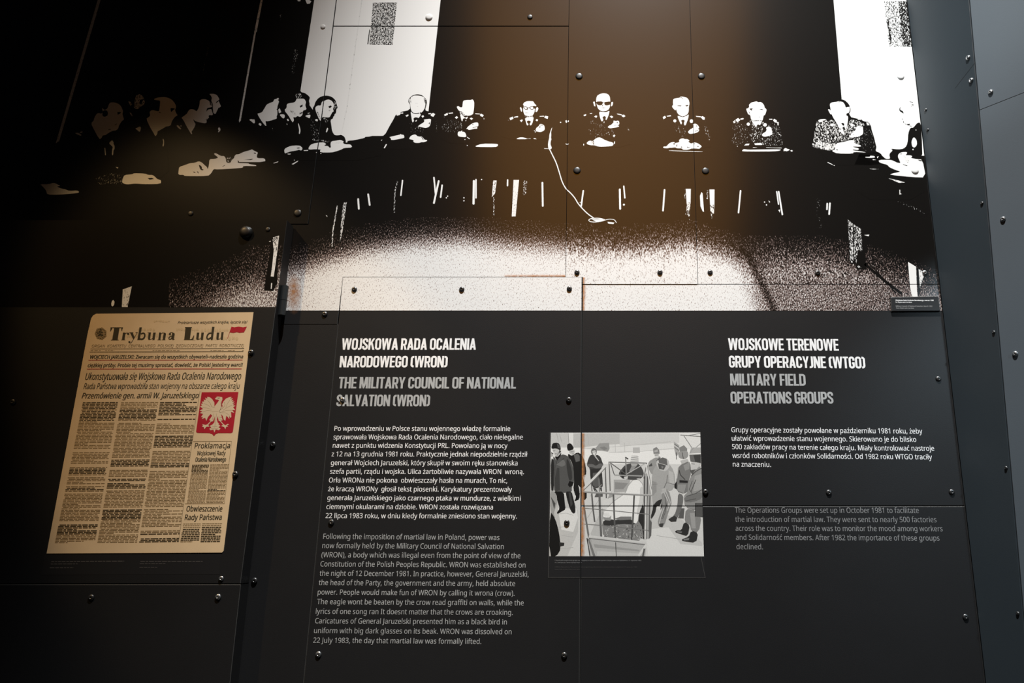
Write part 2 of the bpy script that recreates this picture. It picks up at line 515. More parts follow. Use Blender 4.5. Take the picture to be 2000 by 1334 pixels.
# condensed capitals drawn stroke by stroke
S = 0.166
def _arc(cx, cy, r, a0, a1, n=5):
    return [(cx + r * math.cos(math.radians(a0 + (a1 - a0) * i / n)), cy + r * math.sin(math.radians(a0 + (a1 - a0) * i / n))) for i in range(n + 1)]
def _ring(w):
    h = S / 2; r = 0.15
    return (_arc(w - h - r, 1 - h - r + .01, r, 0, 90) + _arc(h + r, 1 - h - r + .01, r, 90, 180)
            + _arc(h + r, h + r - .01, r, 180, 270) + _arc(w - h - r, h + r - .01, r, 270, 360))
def _glyph(ch):
    h = S / 2; r = 0.15
    P, K = [], []          # polygons, strokes
    stem = lambda x: [(x, 0), (x + S, 0), (x + S, 1), (x, 1)]
    bar = lambda x0, x1, y0: [(x0, y0), (x1, y0), (x1, y0 + S * .85), (x0, y0 + S * .85)]
    w = 0.5
    if ch == 'O': K = [(_ring(.5), True)]
    elif ch == 'Q': K = [(_ring(.5), True)]
    elif ch in 'CG':
        w = .48
        path = [(w - h, .66)] + _arc(w - h - r, 1 - h - r + .01, r, 0, 90) + _arc(h + r, 1 - h - r + .01, r, 90, 180) + _arc(h + r, h + r - .01, r, 180, 270) + _arc(w - h - r, h + r - .01, r, 270, 360)
        if ch == 'C': path += [(w - h, .35)]
        else: path += [(w - h, .44), (w - .22, .44)]
        K = [(path, False)]
    elif ch == 'U':
        K = [([(h, 1)] + _arc(h + r, h + r - .01, r, 180, 270) + _arc(w - h - r, h + r - .01, r, 270, 360) + [(w - h, 1)], False)]
    elif ch == 'J':
        w = .30
        K = [([(w - h, 1)] + _arc(w - h - .14, h + .13, .14, 0, -90) + [(0, h)], False)]
    elif ch == 'S':
        w = .47
        K = [([(w - h, .68)] + _arc(w - h - r, 1 - h - r + .01, r, 0, 90) + _arc(h + r, 1 - h - r + .01, r, 90, 180)
              + [(h, .70), (h + .03, .62), (w - h - .03, .38), (w - h, .30)] + _arc(w - h - r, h + r - .01, r, 0, -90) + _arc(h + r, h + r - .01, r, -90, -180) + [(h, .32)], False)]
    elif ch == 'D':
        K = [([(h, h), (h, 1 - h)] + _arc(w - h - r, 1 - h - r, r, 90, 0) + _arc(w - h - r, h + r, r, 0, -90), True)]
    elif ch in 'PR':
        w = .48
        K = [([(h, 1 - h)] + _arc(w - h - .13, 1 - h - .13, .13, 90, 0) + _arc(w - h - .13, .44 + .13, .13, 0, -90) + [(h, .44)], False)]
        P = [stem(0)]
        if ch == 'R': P += [[(.21, .46), (.36, .40), (w + .01, 0), (w - S, 0)]]
    elif ch == 'A':
        w = .54
        P = [[(0, 0), (.175, 0), (.345, 1), (.18, 1)], [(w - .175, 0), (w, 0), (w - .18, 1), (w - .345, 1)], [(.12, .18), (.42, .18), (.40, .33), (.14, .33)]]
    elif ch == 'E': w = .42; P = [stem(0), bar(0, w, 0), bar(0, w - .03, .43), bar(0, w, 1 - S * .85)]
    elif ch == 'F': w = .40; P = [stem(0), bar(0, w - .03, .42), bar(0, w, 1 - S * .85)]
    elif ch == 'H': P = [stem(0), stem(w - S), bar(S, w - S, .42)]
    elif ch == 'I': w = S; P = [stem(0)]
    elif ch == 'L': w = .39; P = [stem(0), bar(0, w, 0)]
    elif ch == 'T': w = .44; P = [stem(w / 2 - h), bar(0, w, 1 - S * .85)]
    elif ch == 'K': w = .52; P = [stem(0), [(S * .9, .34), (S * .9, .62), (w - S, 1), (w, 1)], [(.20, .58), (.32, .66), (w + .01, 0), (w - S - .01, 0)]]
    elif ch == 'M': w = .68; P = [stem(0), stem(w - S), [(0, 1), (.24, 1), (w / 2 + .055, 0), (w / 2 - .055, 0)], [(w, 1), (w - .24, 1), (w / 2 - .055, 0), (w / 2 + .055, 0)]]
    elif ch == 'N': w = .54; P = [stem(0), stem(w - S), [(0, 1), (.19, 1), (w, 0), (w - .19, 0)]]
    elif ch == 'V': w = .52; P = [[(0, 1), (S, 1), (.34, 0), (.18, 0)], [(w - S, 1), (w, 1), (.34, 0), (.18, 0)]]
    elif ch == 'W': w = .80; P = [[(0, 1), (S * .95, 1), (.30, 0), (.13, 0)], [(.31, 1), (.43, 1), (.30, 0), (.15, 0)], [(.37, 1), (.49, 1), (.65, 0), (.50, 0)], [(w - S * .95, 1), (w, 1), (.67, 0), (.50, 0)]]
    elif ch == 'Y': w = .52; P = [[(w / 2 - h, 0), (w / 2 + h, 0), (w / 2 + h, .46), (w / 2 - h, .46)], [(0, 1), (S, 1), (w / 2 + .05, .40), (w / 2 - h, .40)], [(w - S, 1), (w, 1), (w / 2 + h, .40), (w / 2 - .05, .40)]]
    elif ch == '(': w = .27; K = [([(w, 1 - h)] + _arc(h + r, 1 - h - r, r, 90, 180) + _arc(h + r, h + r, r, 180, 270) + [(w, h)], False)]
    elif ch == ')': w = .27; K = [([(0, 1 - h)] + _arc(w - h - r, 1 - h - r, r, 90, 0) + _arc(w - h - r, h + r, r, 0, -90) + [(0, h)], False)]
    elif ch == ' ': w = .17
    for pts, cl in K: P += stroke(pts, S, cl)
    return w, P

def headline(art, key, body, x0, x1, y0, y1, cap):
    pen, polys = 0.0, []
    for ch in body:
        w, P = _glyph(ch)
        polys += [[(x + pen, y) for x, y in p] for p in P]
        pen += w + (0.04 if ch != ' ' else 0.03)
    total = pen - 0.04
    k = 0
    for p in polys:
        q = []
        for x, y in p:
            u = x / total; hh = y * cap
            bx, by = x0 + (x1 - x0) * u, y0 + (y1 - y0) * u
            q.append((bx - (bx - CX) * hh / (by + 4900.0), by - hh))
        k += 1
        art.add(q, key, 1 + k % 11)

# ------------------------------------------------------------------ bolts
BOLT = {}
def bolt_mesh(kind):
    if kind in BOLT: return BOLT[kind]
    r, h, sock, key = {'dark': (.0068, .0030, True, 'bolt'), 'bright': (.0066, .0032, True, 'boltlight'),
                       'dome': (.0098, .0026, False, 'boltinkdome'), 'white': (.0098, .0026, False, 'boltwhite'),
                       'knob': (.0165, .0105, False, 'boltinkdome'), 'wall': (.0064, .0042, True, 'boltlight'), 'small': (.0042, .0028, True, 'bolt')}[kind]
    if key == 'boltinkdome': key = 'boltink'
    prof = [(r, 0), (r * .98, h * .3), (r * .84, h * .68), (r * .62, h * .9), (r * .36, h)]
    if sock: prof += [(r * .33, h), (r * .30, h * .45), (0, h * .45)]
    else: prof += [(r * .18, h * 1.02), (0, h * 1.03)]
    n = 20
    v, f = [], []
    for rr, hh in prof[:-1]:
        v += [(rr * math.cos(2 * math.pi * i / n), rr * math.sin(2 * math.pi * i / n), hh) for i in range(n)]
    v.append((0, 0, prof[-1][1]))
    k = len(prof) - 1
    for a in range(k - 1):
        for i in range(n):
            j = (i + 1) % n
            f.append((a * n + i, a * n + j, (a + 1) * n + j, (a + 1) * n + i))
    for i in range(n):
        f.append(((k - 1) * n + i, (k - 1) * n + (i + 1) % n, k * n))
    me = bpy.data.meshes.new('bolt')
    me.from_pydata(v, [], f)
    me.materials.append(mat(key))
    for p in me.polygons: p.use_smooth = True
    me.update()
    BOLT[kind] = me
    return me

def bolts(parent, kind, pts, y=None, plane=None, scale=1.0, label=None):
    for u, v in pts:
        if plane: p = on_plane(u, v, *plane); n = plane[1]
        else: p = on_wall(u, v, y - 0.0009); n = NB
        o = link('bolt', bolt_mesh(kind), parent, p - world_loc(parent))
        o.rotation_euler = n.to_track_quat('Z', 'Y').to_euler()
        o.rotation_euler.rotate_axis('Z', rnd.random() * 6)
        o.scale = (scale,) * 3
        if label: o['label'] = label

# ------------------------------------------------------------------ tracing tiles: offset x, y and scale
T1, T2, T3, T4 = (0, 0, 3.994), (500, 0, 3.994), (1000, 0, 3.994), (1500, 0, 3.994)
T5, T6, T7, T8 = (0, 300, 3.994), (500, 300, 3.994), (1000, 300, 3.994), (1500, 300, 3.994)
Z1, Z2, Z3 = (130, 170, 10.0), (310, 170, 10.0), (340, 230, 10.0)
Z4, Z5, Z6, Z7, Z8 = (480, 170, 9.073), (740, 170, 9.073), (960, 170, 10.03), (1120, 170, 10.03), (1270, 170, 10.03)
Y1, Y2, Y3, Y4 = (1410, 180, 10.85), (1570, 180, 10.506), (1690, 190, 6.67), (60, 320, 7.143)

CURTAIN_L = '''
w: 560,-600 1520,-600 1440,0 1345,870 1335,1062 1000,1060 905,1060 830,1080 705,1105 590,1060 345,720 454,0
k: 430,-600 440,-5 452,20 420,30 410,10 330,12 300,-600
w: 318,-8 350,-8 345,10 328,10
w: 385,0 400,-10 432,10 420,28 398,30
s82: 822,0 830,0 712,850 672,1040 664,1040 704,850
s47: 912,20 1100,18 1065,352 885,348
k: 884,230 890,230 876,345 868,345
'''
CURTAIN_R = '''
w: 470,-600 1090,-600 1090,0 1250,1215 840,1210 640,900 575,775 511,0
s56: 905,10 1080,8 1125,365 945,365
s34: 1018,10 1080,8 1125,365 1050,365
s30: 925,150 940,150 968,330 955,345
'''
RODS = [(T1, '''
s78: 762,0 785,0 462,1100 435,1118
s78: 800,-600 990,-600 785,0 762,0
s80: 1990,215 2003,215 1878,940 1866,955 1864,940
s22: 1630,330 1634,330 1574,630 1568,630
'''), (T2, '''
s74: 36,0 52,0 5,250 -14,250
s18: 300,385 330,385 325,440 295,575 275,575
s14: 182,110 198,105 195,150 180,175
''')]
FIG = []      # (label, [(tile, source), ...])
FIG.append(('officer at the far left end, head in profile, barely lit', [(Z1, '''
k: 560,560 620,420 720,320 850,290 1020,330 1100,450 1125,640 1010,810 960,860 940,1000 1000,1330 1100,1700 200,1950 -300,1990 -500,1900 0,1200 160,890 440,740
w: 850,300 940,300 1020,330 1060,370 1080,410 1105,470 1090,530 1110,590 1122,635 1085,660 1055,700 1020,760 1010,810 970,845 900,855 830,890 760,940 705,945 690,985 650,1025 600,950 540,840 475,710 530,655 545,590 590,520 630,505 680,520 710,490 690,400 740,450 800,420 820,350
k: 700,480 740,450 790,460 810,500 800,560 740,585 700,560
k: 990,490 1070,490 1040,520 1000,545
k: 940,740 985,712 985,722 950,748
k: 820,822 865,820 860,835 815,835
w: 160,900 210,890 250,905 295,935 280,955 230,935
w: 255,880 310,865 310,890 270,895
w: 825,1095 890,1035 920,1080 915,1110 940,1150 935,1220 915,1235 910,1330 885,1330 890,1220 905,1170 870,1140
w: 740,1190 755,1190 770,1330 752,1330
'''), (Y4, '''
w: 130,285 250,285 320,262 380,290 415,305 360,318 430,345 480,355 540,378 650,370 680,395 640,410 400,430 230,430 215,370 160,310
s18: 1080,130 1290,140 1270,280 950,290 900,200
w: 1185,45 1222,50 1215,66
''')]))
FIG.append(('dim figure seated between the first two officers', [(Z1, '''
k: 1200,150 1500,130 1560,300 1560,800 1150,800 1150,300
s58: 1370,150 1440,140 1500,190 1510,240 1530,290 1520,330 1470,370 1430,390 1400,430 1350,430 1310,390 1330,370 1325,290 1340,220
k: 1430,250 1510,235 1480,290 1460,350 1430,300
s60: 1205,280 1240,285 1280,340 1250,370
s60: 1230,500 1260,505 1295,570 1270,565
''')]))
FIG.append(('bald officer in profile, second from the left', [(Z2, '''
k: -180,300 -80,210 120,190 280,260 350,400 370,560 260,680 230,760 100,810 130,1000 180,1300 200,1750 -480,1800 -500,1200 -480,800 -260,620
w: 20,200 120,195 200,215 260,250 310,310 340,370 330,420 320,440 330,490 355,530 366,552 340,570 310,590 290,620 265,655 245,700 240,740 200,765 140,770 100,800 40,830 0,855 -20,860 -30,920 -60,960 -80,940 -110,880 -160,800 -245,620 -200,590 -165,560 -180,490 -150,455 -100,450 -60,465 5,475 15,420 30,285 15,262 -60,255 -100,240 -60,215
k: 228,408 300,413 320,430 282,450 245,490 235,465
k: 0,485 45,500 40,508 0,500
w: 75,1010 95,1015 105,1060 100,1150 80,1165 75,1140 90,1080
'''), (Z1, '''
w: 1340,810 1380,795 1430,770 1455,790 1440,860 1420,875 1380,840
'''), (Y4, '''
w: 1270,260 1290,190 1310,155 1420,145 1440,130 1590,135 1640,155 1700,155 1740,185 1760,210 1820,230 1815,280 1600,285 1450,275 1380,285 1320,285
k: 1630,200 1690,195 1720,210 1660,222
''')]))
FIG.append(('officer in profile third from the left, leaning over his papers', [(Z2, '''
k: 560,420 640,330 780,260 900,230 1010,280 1060,400 1065,540 940,700 880,760 960,1000 1100,1250 1100,1700 380,1750 300,1200 330,760 460,600
w: 800,270 830,240 900,235 960,255 1000,290 1040,350 1045,385 1000,400 945,408 930,470 935,480 960,440 1030,430 1040,470 1060,535 1040,552 990,545 970,570 985,595 955,620 930,650 940,690 905,710 840,697 760,682 700,655 668,618 690,680 720,720 700,780 670,830 650,860 640,870 655,915 635,920 600,860 540,760 480,640 440,600 500,560 560,510 580,460 620,432 680,435 720,460 735,475 765,440 790,370 800,330
s55: 905,622 955,600 940,640 900,640
s40: 985,280 1030,310 1045,370 1000,350
w: 345,750 380,745 410,780 440,815 425,830 370,790
w: 415,760 445,745 445,775
'''), (Z3, '''
w: 100,960 220,920 300,890 400,880 480,850 540,870 590,920 640,960 655,1000 665,985 680,930 690,805 790,805 870,780 775,710 805,685 920,750 975,745 1010,790 1020,870 1050,880 1090,890 1130,820 1170,790 1180,750 1210,715 1260,715 1320,685 1380,660 1480,635 1525,615 1545,635 1600,660 1640,680 1615,740 1620,790 1775,790 1785,865 1290,865 1250,860 1240,885 1450,890 1470,905 1600,925 1610,945 1345,940 1350,975 1200,990 850,1010 770,1000 730,1080 660,1140 200,1140 190,1115 80,1115 90,1020
k: 480,920 520,930 545,970 540,1000 580,1010 560,1030 520,1020 500,980
k: 1240,830 1270,850 1250,880
k: 1570,680 1600,690 1590,710 1550,690
s34: 1010,780 1080,770 1120,760 1150,770 1120,810 1090,880 1060,890 1040,840
k: 370,1050 410,1060 420,1080 380,1070
k: 440,1050 470,1050 480,1090
k: 1360,820 1480,810 1520,800 1550,805 1500,825
k: 940,950 1000,920 990,935 950,955
''')]))
FIG.append(('face in profile just behind the third officer from the left', [(Z2, '''
k: 1040,470 1120,520 1180,780 1200,870 1150,870 1080,700
w: 985,135 1060,130 1130,150 1165,200 1185,240 1170,260 1130,280 1112,320 1145,300 1170,270 1200,340 1217,375 1190,400 1165,405 1150,440 1130,480 1110,525 1080,520 1050,470 1055,420 1060,370 1050,310 1025,270 1040,210 1020,170
w: 1175,780 1205,810 1205,850 1170,885 1155,875 1175,850 1155,820
''')]))
FIG.append(('officer with thick dark hair and light face, left of the white curtain', [(Z4, '''
k: 190,470 230,330 330,230 480,170 560,175 625,330 556,580 556,1250 300,1290 0,1200 -20,700 60,570
w: 500,220 560,205 590,260 615,330 590,355 545,395 575,430 560,490 545,520 552,560 510,572 450,592 380,608 345,600 368,690 345,685 270,590 200,470 240,465 290,445 330,380 370,310 420,285 490,260
k: 585,350 545,395 552,402 592,362
w: 548,205 575,190 590,215 570,225
w: 60,580 90,565 130,575 155,570 165,630 145,648 100,610
w: 225,655 250,635 278,655 270,690 245,680
w: 575,400 600,375 630,445 590,465
s24: 470,720 490,720 490,790 475,780
''')]))
FIG.append(('two officers before the white curtain, the right one facing right', [(Z4, '''
k: 560,80 965,60 985,92 1030,100 1070,120 1130,170 1135,200 1120,240 1135,310 1110,360 1130,425 1112,440 1150,425 1190,405 1188,370 1215,330 1230,270 1280,200 1350,160 1440,150 1520,170 1580,220 1600,260 1610,300 1630,370 1605,390 1600,460 1575,480 1570,510 1545,530 1550,555 1500,580 1520,700 1525,760 1550,820 1580,855 1650,855 1690,845 1750,880 1770,940 1775,975 1820,950 1900,945 2000,925 2400,900 2400,1300 560,1300
k: 690,550 985,540 1010,1000 1000,1110 690,1110
w: 940,205 1000,205 1040,210 1070,270 1055,310 1060,350 1078,390 1050,410 1025,410 1000,450 1010,480 980,520 950,530 920,510 880,540 840,530 855,590 830,630 800,580 760,510 680,410 725,370 725,310 750,290 860,275 890,240 900,205
s38: 885,120 960,105 1000,150 960,200 905,205 880,150
k: 955,335 1010,308 1005,345 970,365
s45: 945,460 1000,440 990,470 950,492
s70: 780,400 850,420 900,500 860,500 800,450
w: 600,490 640,480 690,490 690,540 665,560 620,520
w: 725,570 750,562 768,595 745,605
w: 720,650 740,655 730,670
w: 925,650 935,640 955,700 972,760 960,830 940,830 947,760
w: 1430,225 1480,220 1530,250 1562,300 1560,350 1545,390 1560,430 1530,450 1510,490 1490,530 1460,540 1380,530 1350,540 1330,605 1300,570 1260,480 1230,390 1240,350 1280,325 1330,330 1345,270 1370,245 1400,245
k: 1465,340 1510,325 1525,345 1500,370 1475,372
s60: 1470,405 1515,400 1505,430 1480,430
s55: 1255,400 1300,480 1330,560 1310,560 1270,480
s50: 1570,255 1600,270 1590,310 1572,330
s40: 1575,330 1610,340 1600,380 1570,400
w: 1050,515 1090,495 1145,490 1145,520 1130,555 1090,535
w: 1090,462 1140,455 1110,472
w: 1225,580 1255,565 1280,580 1270,610 1240,600
s36: 1370,550 1420,540 1460,600 1440,640 1400,610
w: 1445,720 1462,740 1440,800 1422,800 1430,750
s13: 1150,560 1220,640 1290,760 1300,930 1180,930 1150,700
s32: 1180,925 1420,940 1500,960 1490,985 1180,945
w: 1110,1085 1140,1030 1200,1000 1290,985 1380,980 1430,1010 1380,1040 1460,1045 1480,1075 1510,1075 1500,1000 1520,960 1600,950 1680,935 1740,965 1720,990 1760,1015 1860,1015 1890,1072 1740,1080 1690,1110 1600,1140 1520,1160 1330,1160 1310,1130 1340,1110 1240,1100 1120,1110
s80: 1560,1000 1640,970 1700,980 1660,1000
w: 1775,960 1805,960 1795,985 1770,980
w: 680,1100 760,1055 820,1040 900,1035 960,1040 1005,1075 1000,1110 980,1125 940,1110 900,1125 800,1140 740,1160 690,1180
k: 895,1078 950,1070 960,1085 920,1090
w: 740,1180 800,1180 790,1195 745,1195
w: 1025,1120 1110,1115 1100,1130 1030,1132
w: 1240,1160 1265,1150 1265,1170
w: 1320,1170 1345,1180 1325,1190
w: 850,1290 870,1290 860,1305
''')]))
FIG.append(('broad officer before the right edge of the white curtain', [(Z5, '''
k: 700,128 760,140 810,185 838,215 852,260 845,310 818,412 872,430 950,445 950,1100 -300,1100 -300,885 0,870 100,860 190,690 260,570 305,478 320,510 385,490 380,440 550,408 552,300 525,275 520,240 540,195 590,150 650,130
w: 570,180 620,150 690,150 760,160 810,190 825,240 800,280 828,285 815,370 780,430 740,465 690,460 620,465 580,430 560,370 555,290 540,270 530,240 545,205
s55: 540,205 565,185 572,290 545,275
s45: 795,200 828,215 830,280 800,275
s78: 650,285 690,280 690,295 655,298
s80: 670,340 700,340 690,355
s35: 560,410 620,462 690,462 745,440 750,470 620,475
w: 560,425 600,468 650,478 740,470 740,500 700,555 690,540 640,535 610,560 625,600 595,635 580,560
w: 640,600 680,580 660,615
w: 380,460 430,450 430,470 390,472
w: 305,475 350,470 370,490 320,508
w: 875,465 925,462 925,478 880,482
w: 920,480 960,458 998,480 965,530 920,510
w: 470,505 520,485 525,510 490,528
w: 752,515 785,498 802,520 775,545
w: 790,575 925,560 920,620 905,690 860,720 770,730 680,710 720,670 790,630 810,600
k: 880,640 905,620 895,665
w: 180,885 375,845 385,830 400,845 440,845 455,900 390,915 220,945 210,905
w: 530,920 560,870 610,845 650,840 680,870 720,880 750,875 775,890 810,935 845,935 860,955 790,980 760,975 720,990 640,990 605,965 620,955 600,935
k: 738,878 778,900 795,945 780,935 765,905
w: 35,940 60,930 50,952
w: 85,1080 125,1010 145,1015 105,1085
s16: 1000,490 1030,520 1020,640 1040,800 1000,820 1005,700
s9: 540,560 600,680 900,740 900,820 560,800
''')]))
FIG.append(('officer turning his head, left of the hanging cord', [(Z5, '''
k: 1380,330 1500,220 1670,200 1710,300 1700,470 1860,490 1900,600 1960,900 1960,1000 1100,1000 1080,640 1150,480 1400,440
w: 1495,240 1560,228 1630,230 1660,215 1690,260 1690,340 1680,420 1670,480 1620,505 1560,510 1500,480 1475,430 1420,425 1385,370 1380,345 1410,335 1440,360 1480,360 1485,290
s55: 1430,430 1480,440 1540,505 1500,515 1440,480
w: 1435,470 1500,520 1530,545 1580,520 1560,570 1530,550 1490,560 1480,610 1465,600
w: 1530,600 1550,575 1545,605
w: 1155,490 1215,455 1225,490 1170,515
w: 1230,460 1310,450 1315,465 1240,475
w: 1705,465 1790,470 1785,485 1710,480
w: 1790,490 1810,470 1860,500 1840,530 1800,515
s40: 1145,520 1165,515 1160,545
s50: 1855,530 1868,560 1860,580
w: 1345,540 1380,515 1405,540 1375,565
w: 1608,555 1640,540 1668,560 1640,585
w: 1545,745 1580,700 1630,660 1690,630 1760,625 1765,690 1740,700 1745,740 1690,740 1590,765 1575,740
k: 1650,660 1680,655 1675,665 1655,668
k: 1660,720 1740,695 1740,704 1665,728
s14: 1180,560 1440,600 1480,700 1400,800 1180,800 1100,730
s30: 1430,640 1460,640 1480,720 1440,740
w: 1400,800 1420,785 1450,790 1480,760 1470,790 1520,795 1545,840 1550,890 1420,880 1395,850
w: 1560,880 1615,915 1600,922 1565,895
w: 1705,1045 1830,1003 2080,1005 2115,1020 2105,1045 2070,1065 1730,1062
o8 w: 1525,930 1565,1035
''')]))
FIG.append(('officer in round glasses with a microphone in front of him', [(Z6, '''
k: 300,600 560,560 545,400 600,290 740,260 870,300 930,420 880,520 1110,560 1200,800 1230,1030 180,1030 220,760
w: 640,300 690,280 740,275 820,280 840,320 880,360 870,380 850,430 845,480 820,540 780,570 720,572 650,550 630,510 615,440 635,370 615,340
w: 555,410 575,390 595,430 595,480 580,480
w: 870,410 900,390 920,420 905,460 885,490 860,490
l11c k: 640,385 690,390 708,410 695,438 655,435 632,405
l11c k: 748,400 780,380 825,382 838,415 800,440 758,430
l11 k: 705,408 750,402
k: 690,415 715,400 705,455 690,440
k: 800,375 855,368 872,385 850,430 820,410
s55: 665,500 720,500 715,515 665,512
s40: 645,555 720,575 830,552 830,578 650,592
w: 650,600 830,575 810,680 780,750 755,750 745,720 770,690 765,665 735,655 700,660 690,690 725,725 720,745 695,755 675,690
w: 350,605 415,580 430,620 370,650
w: 435,590 480,575 520,570 520,592 440,600
w: 940,570 1030,562 1030,580 945,580
w: 1035,590 1055,562 1110,575 1100,625 1040,605
w: 555,655 600,632 612,655 585,688
w: 862,650 885,625 915,645 890,675
w: 860,840 885,790 920,770 950,720 1000,730 1030,750 1045,800 1035,850 960,885 880,870
k: 925,778 965,770 950,800
k: 950,735 1010,745 1010,755 960,750
w: 830,850 850,850 845,868
w: 845,880 880,865 860,890
w: 490,1010 550,985 620,985 690,1005 700,1020 500,1022
w: 820,1005 850,1000 885,1022 830,1018
s50: 700,1008 770,1005 770,1013 700,1016
w: 1190,785 1180,830 1165,890 1170,930 1165,1000 1175,1020 1160,1060 1155,1130 1180,1180 1175,1210 1140,1220 1110,1200 1105,1100 1130,1000 1135,930 1150,880 1170,820
w: 1030,1200 1120,1205 1120,1213 1035,1210
s20: 300,690 330,640 340,650 315,700
s25: 1110,610 1140,660 1125,665
'''), (Z6, '''
w: 1335,690 1355,680 1370,690 1352,705
w: 1445,660 1470,648 1482,690 1460,705
w: 1486,655 1515,655 1515,680 1490,690
w: 1445,1108 1480,1115 1515,1108 1495,1132 1460,1125
''')]))
FIG.append(('officer in dark sunglasses facing forward, at the middle of the table', [(Z7, '''
k: 170,540 420,500 500,470 375,330 390,270 440,220 500,130 640,110 730,220 790,300 740,400 720,470 1000,530 1080,640 1130,900 1130,1180 150,1180 130,800
w: 445,230 465,170 510,140 570,122 640,125 690,150 715,195 722,270 715,330 715,390 690,440 650,465 580,475 520,460 480,420 460,360 445,290
k: 442,282 570,280 578,312 560,355 500,360 460,342
k: 600,292 722,280 732,300 715,350 650,362 610,352
k: 565,303 605,303 605,314 565,314
w: 385,290 415,285 425,330 430,380 405,370
w: 740,300 765,285 778,310 765,360 745,380 735,370
k: 558,355 578,350 570,382
s45: 540,405 620,400 620,413 545,416
w: 500,478 580,490 650,490 710,460 690,550 650,645 625,640 640,590 610,565 565,590 590,640 555,685 520,600
w: 590,680 610,675 600,710
w: 200,545 250,532 245,560 205,572
w: 320,515 365,510 365,522 325,525
w: 850,520 900,525 960,545 950,555 860,535
w: 945,560 985,540 1020,570 985,592 955,580
w: 405,580 440,555 468,570 450,602
w: 712,575 745,560 780,585 750,612
w: 670,790 690,760 740,740 790,690 780,655 830,665 885,655 900,700 895,740 850,745 905,768 850,790 780,800 720,810
k: 848,682 875,690 852,715
k: 800,745 870,748 800,756
w: 260,1090 300,1055 340,1050 380,1060 420,1020 470,990 520,985 570,1010 600,1030 700,1070 750,1075 790,1110 770,1150 720,1160 560,1170 480,1165 410,1140 340,1140 265,1120
s62: 330,1055 400,1055 405,1135 340,1130
w: 798,1065 812,1065 812,1105 800,1118 792,1100
w: 770,955 800,930 820,950 795,985
w: 195,1110 210,1115 205,1150 192,1140
s8: 300,620 520,700 640,800 800,850 780,940 640,960 420,1000 300,900
s12: 1060,780 1100,860 1090,890 1050,820
''')]))
FIG.append(('white-haired officer with folded hands, right of the one in sunglasses', [(Z8, '''
k: 240,560 500,540 430,440 420,350 440,230 580,180 720,190 790,330 760,540 1060,560 1130,700 1200,1050 1180,1210 200,1210 180,760
w: 445,290 450,240 490,220 580,210 590,185 650,190 720,210 755,250 770,320 755,390 755,470 740,520 690,560 640,575 580,555 530,510 505,430 500,440 495,460 470,440 430,395 430,365 450,355
s55: 575,215 600,188 660,232 620,232
k: 518,366 560,358 612,362 600,378 560,374
k: 680,357 750,350 745,366 715,382
s75: 630,420 640,420 640,445 625,445
l9 s28: 527,520 580,558 640,580 700,572 745,530
w: 525,560 590,580 640,590 700,575 755,530 745,610 690,760 665,740 660,700 680,655 640,640 600,655 625,700 605,740 580,690
w: 245,590 290,562 310,600 260,630
w: 320,565 400,552 410,572 330,580
w: 893,565 990,575 990,592 900,582
w: 990,590 1020,570 1070,595 1065,640 1030,640
s45: 1080,640 1105,690 1090,690
o30 w: 482,662
o36 w: 808,668
w: 830,730 880,715 930,740 965,800 930,815 965,840 940,880 880,905 770,920 735,880 780,830 840,800 845,760
k: 898,752 928,762 905,772
k: 875,862 945,840 940,850 880,872
w: 255,1165 320,1165 360,1110 420,1080 480,1075 470,1100 560,1085 570,1060 560,1040 600,1010 650,1005 670,1020 730,1020 775,1050 740,1070 800,1110 860,1085 920,1095 990,1140 1010,1170 980,1190 970,1210 820,1200 740,1230 640,1230 620,1200 520,1200 490,1180 430,1190 370,1190 350,1200 255,1195
k: 922,1150 955,1165 930,1178
k: 508,1140 530,1120 522,1185
k: 440,1110 495,1098 470,1132
k: 608,1160 632,1180 598,1188
k: 835,1098 885,1110 860,1122
k: 720,1168 790,1180 720,1185
w: 360,1240 660,1250 1030,1265 1025,1272 640,1262 370,1248
s10: 480,700 700,820 760,960 560,980 460,800
s24: 1060,700 1120,800 1180,1030 1150,1040 1080,900
''')]))
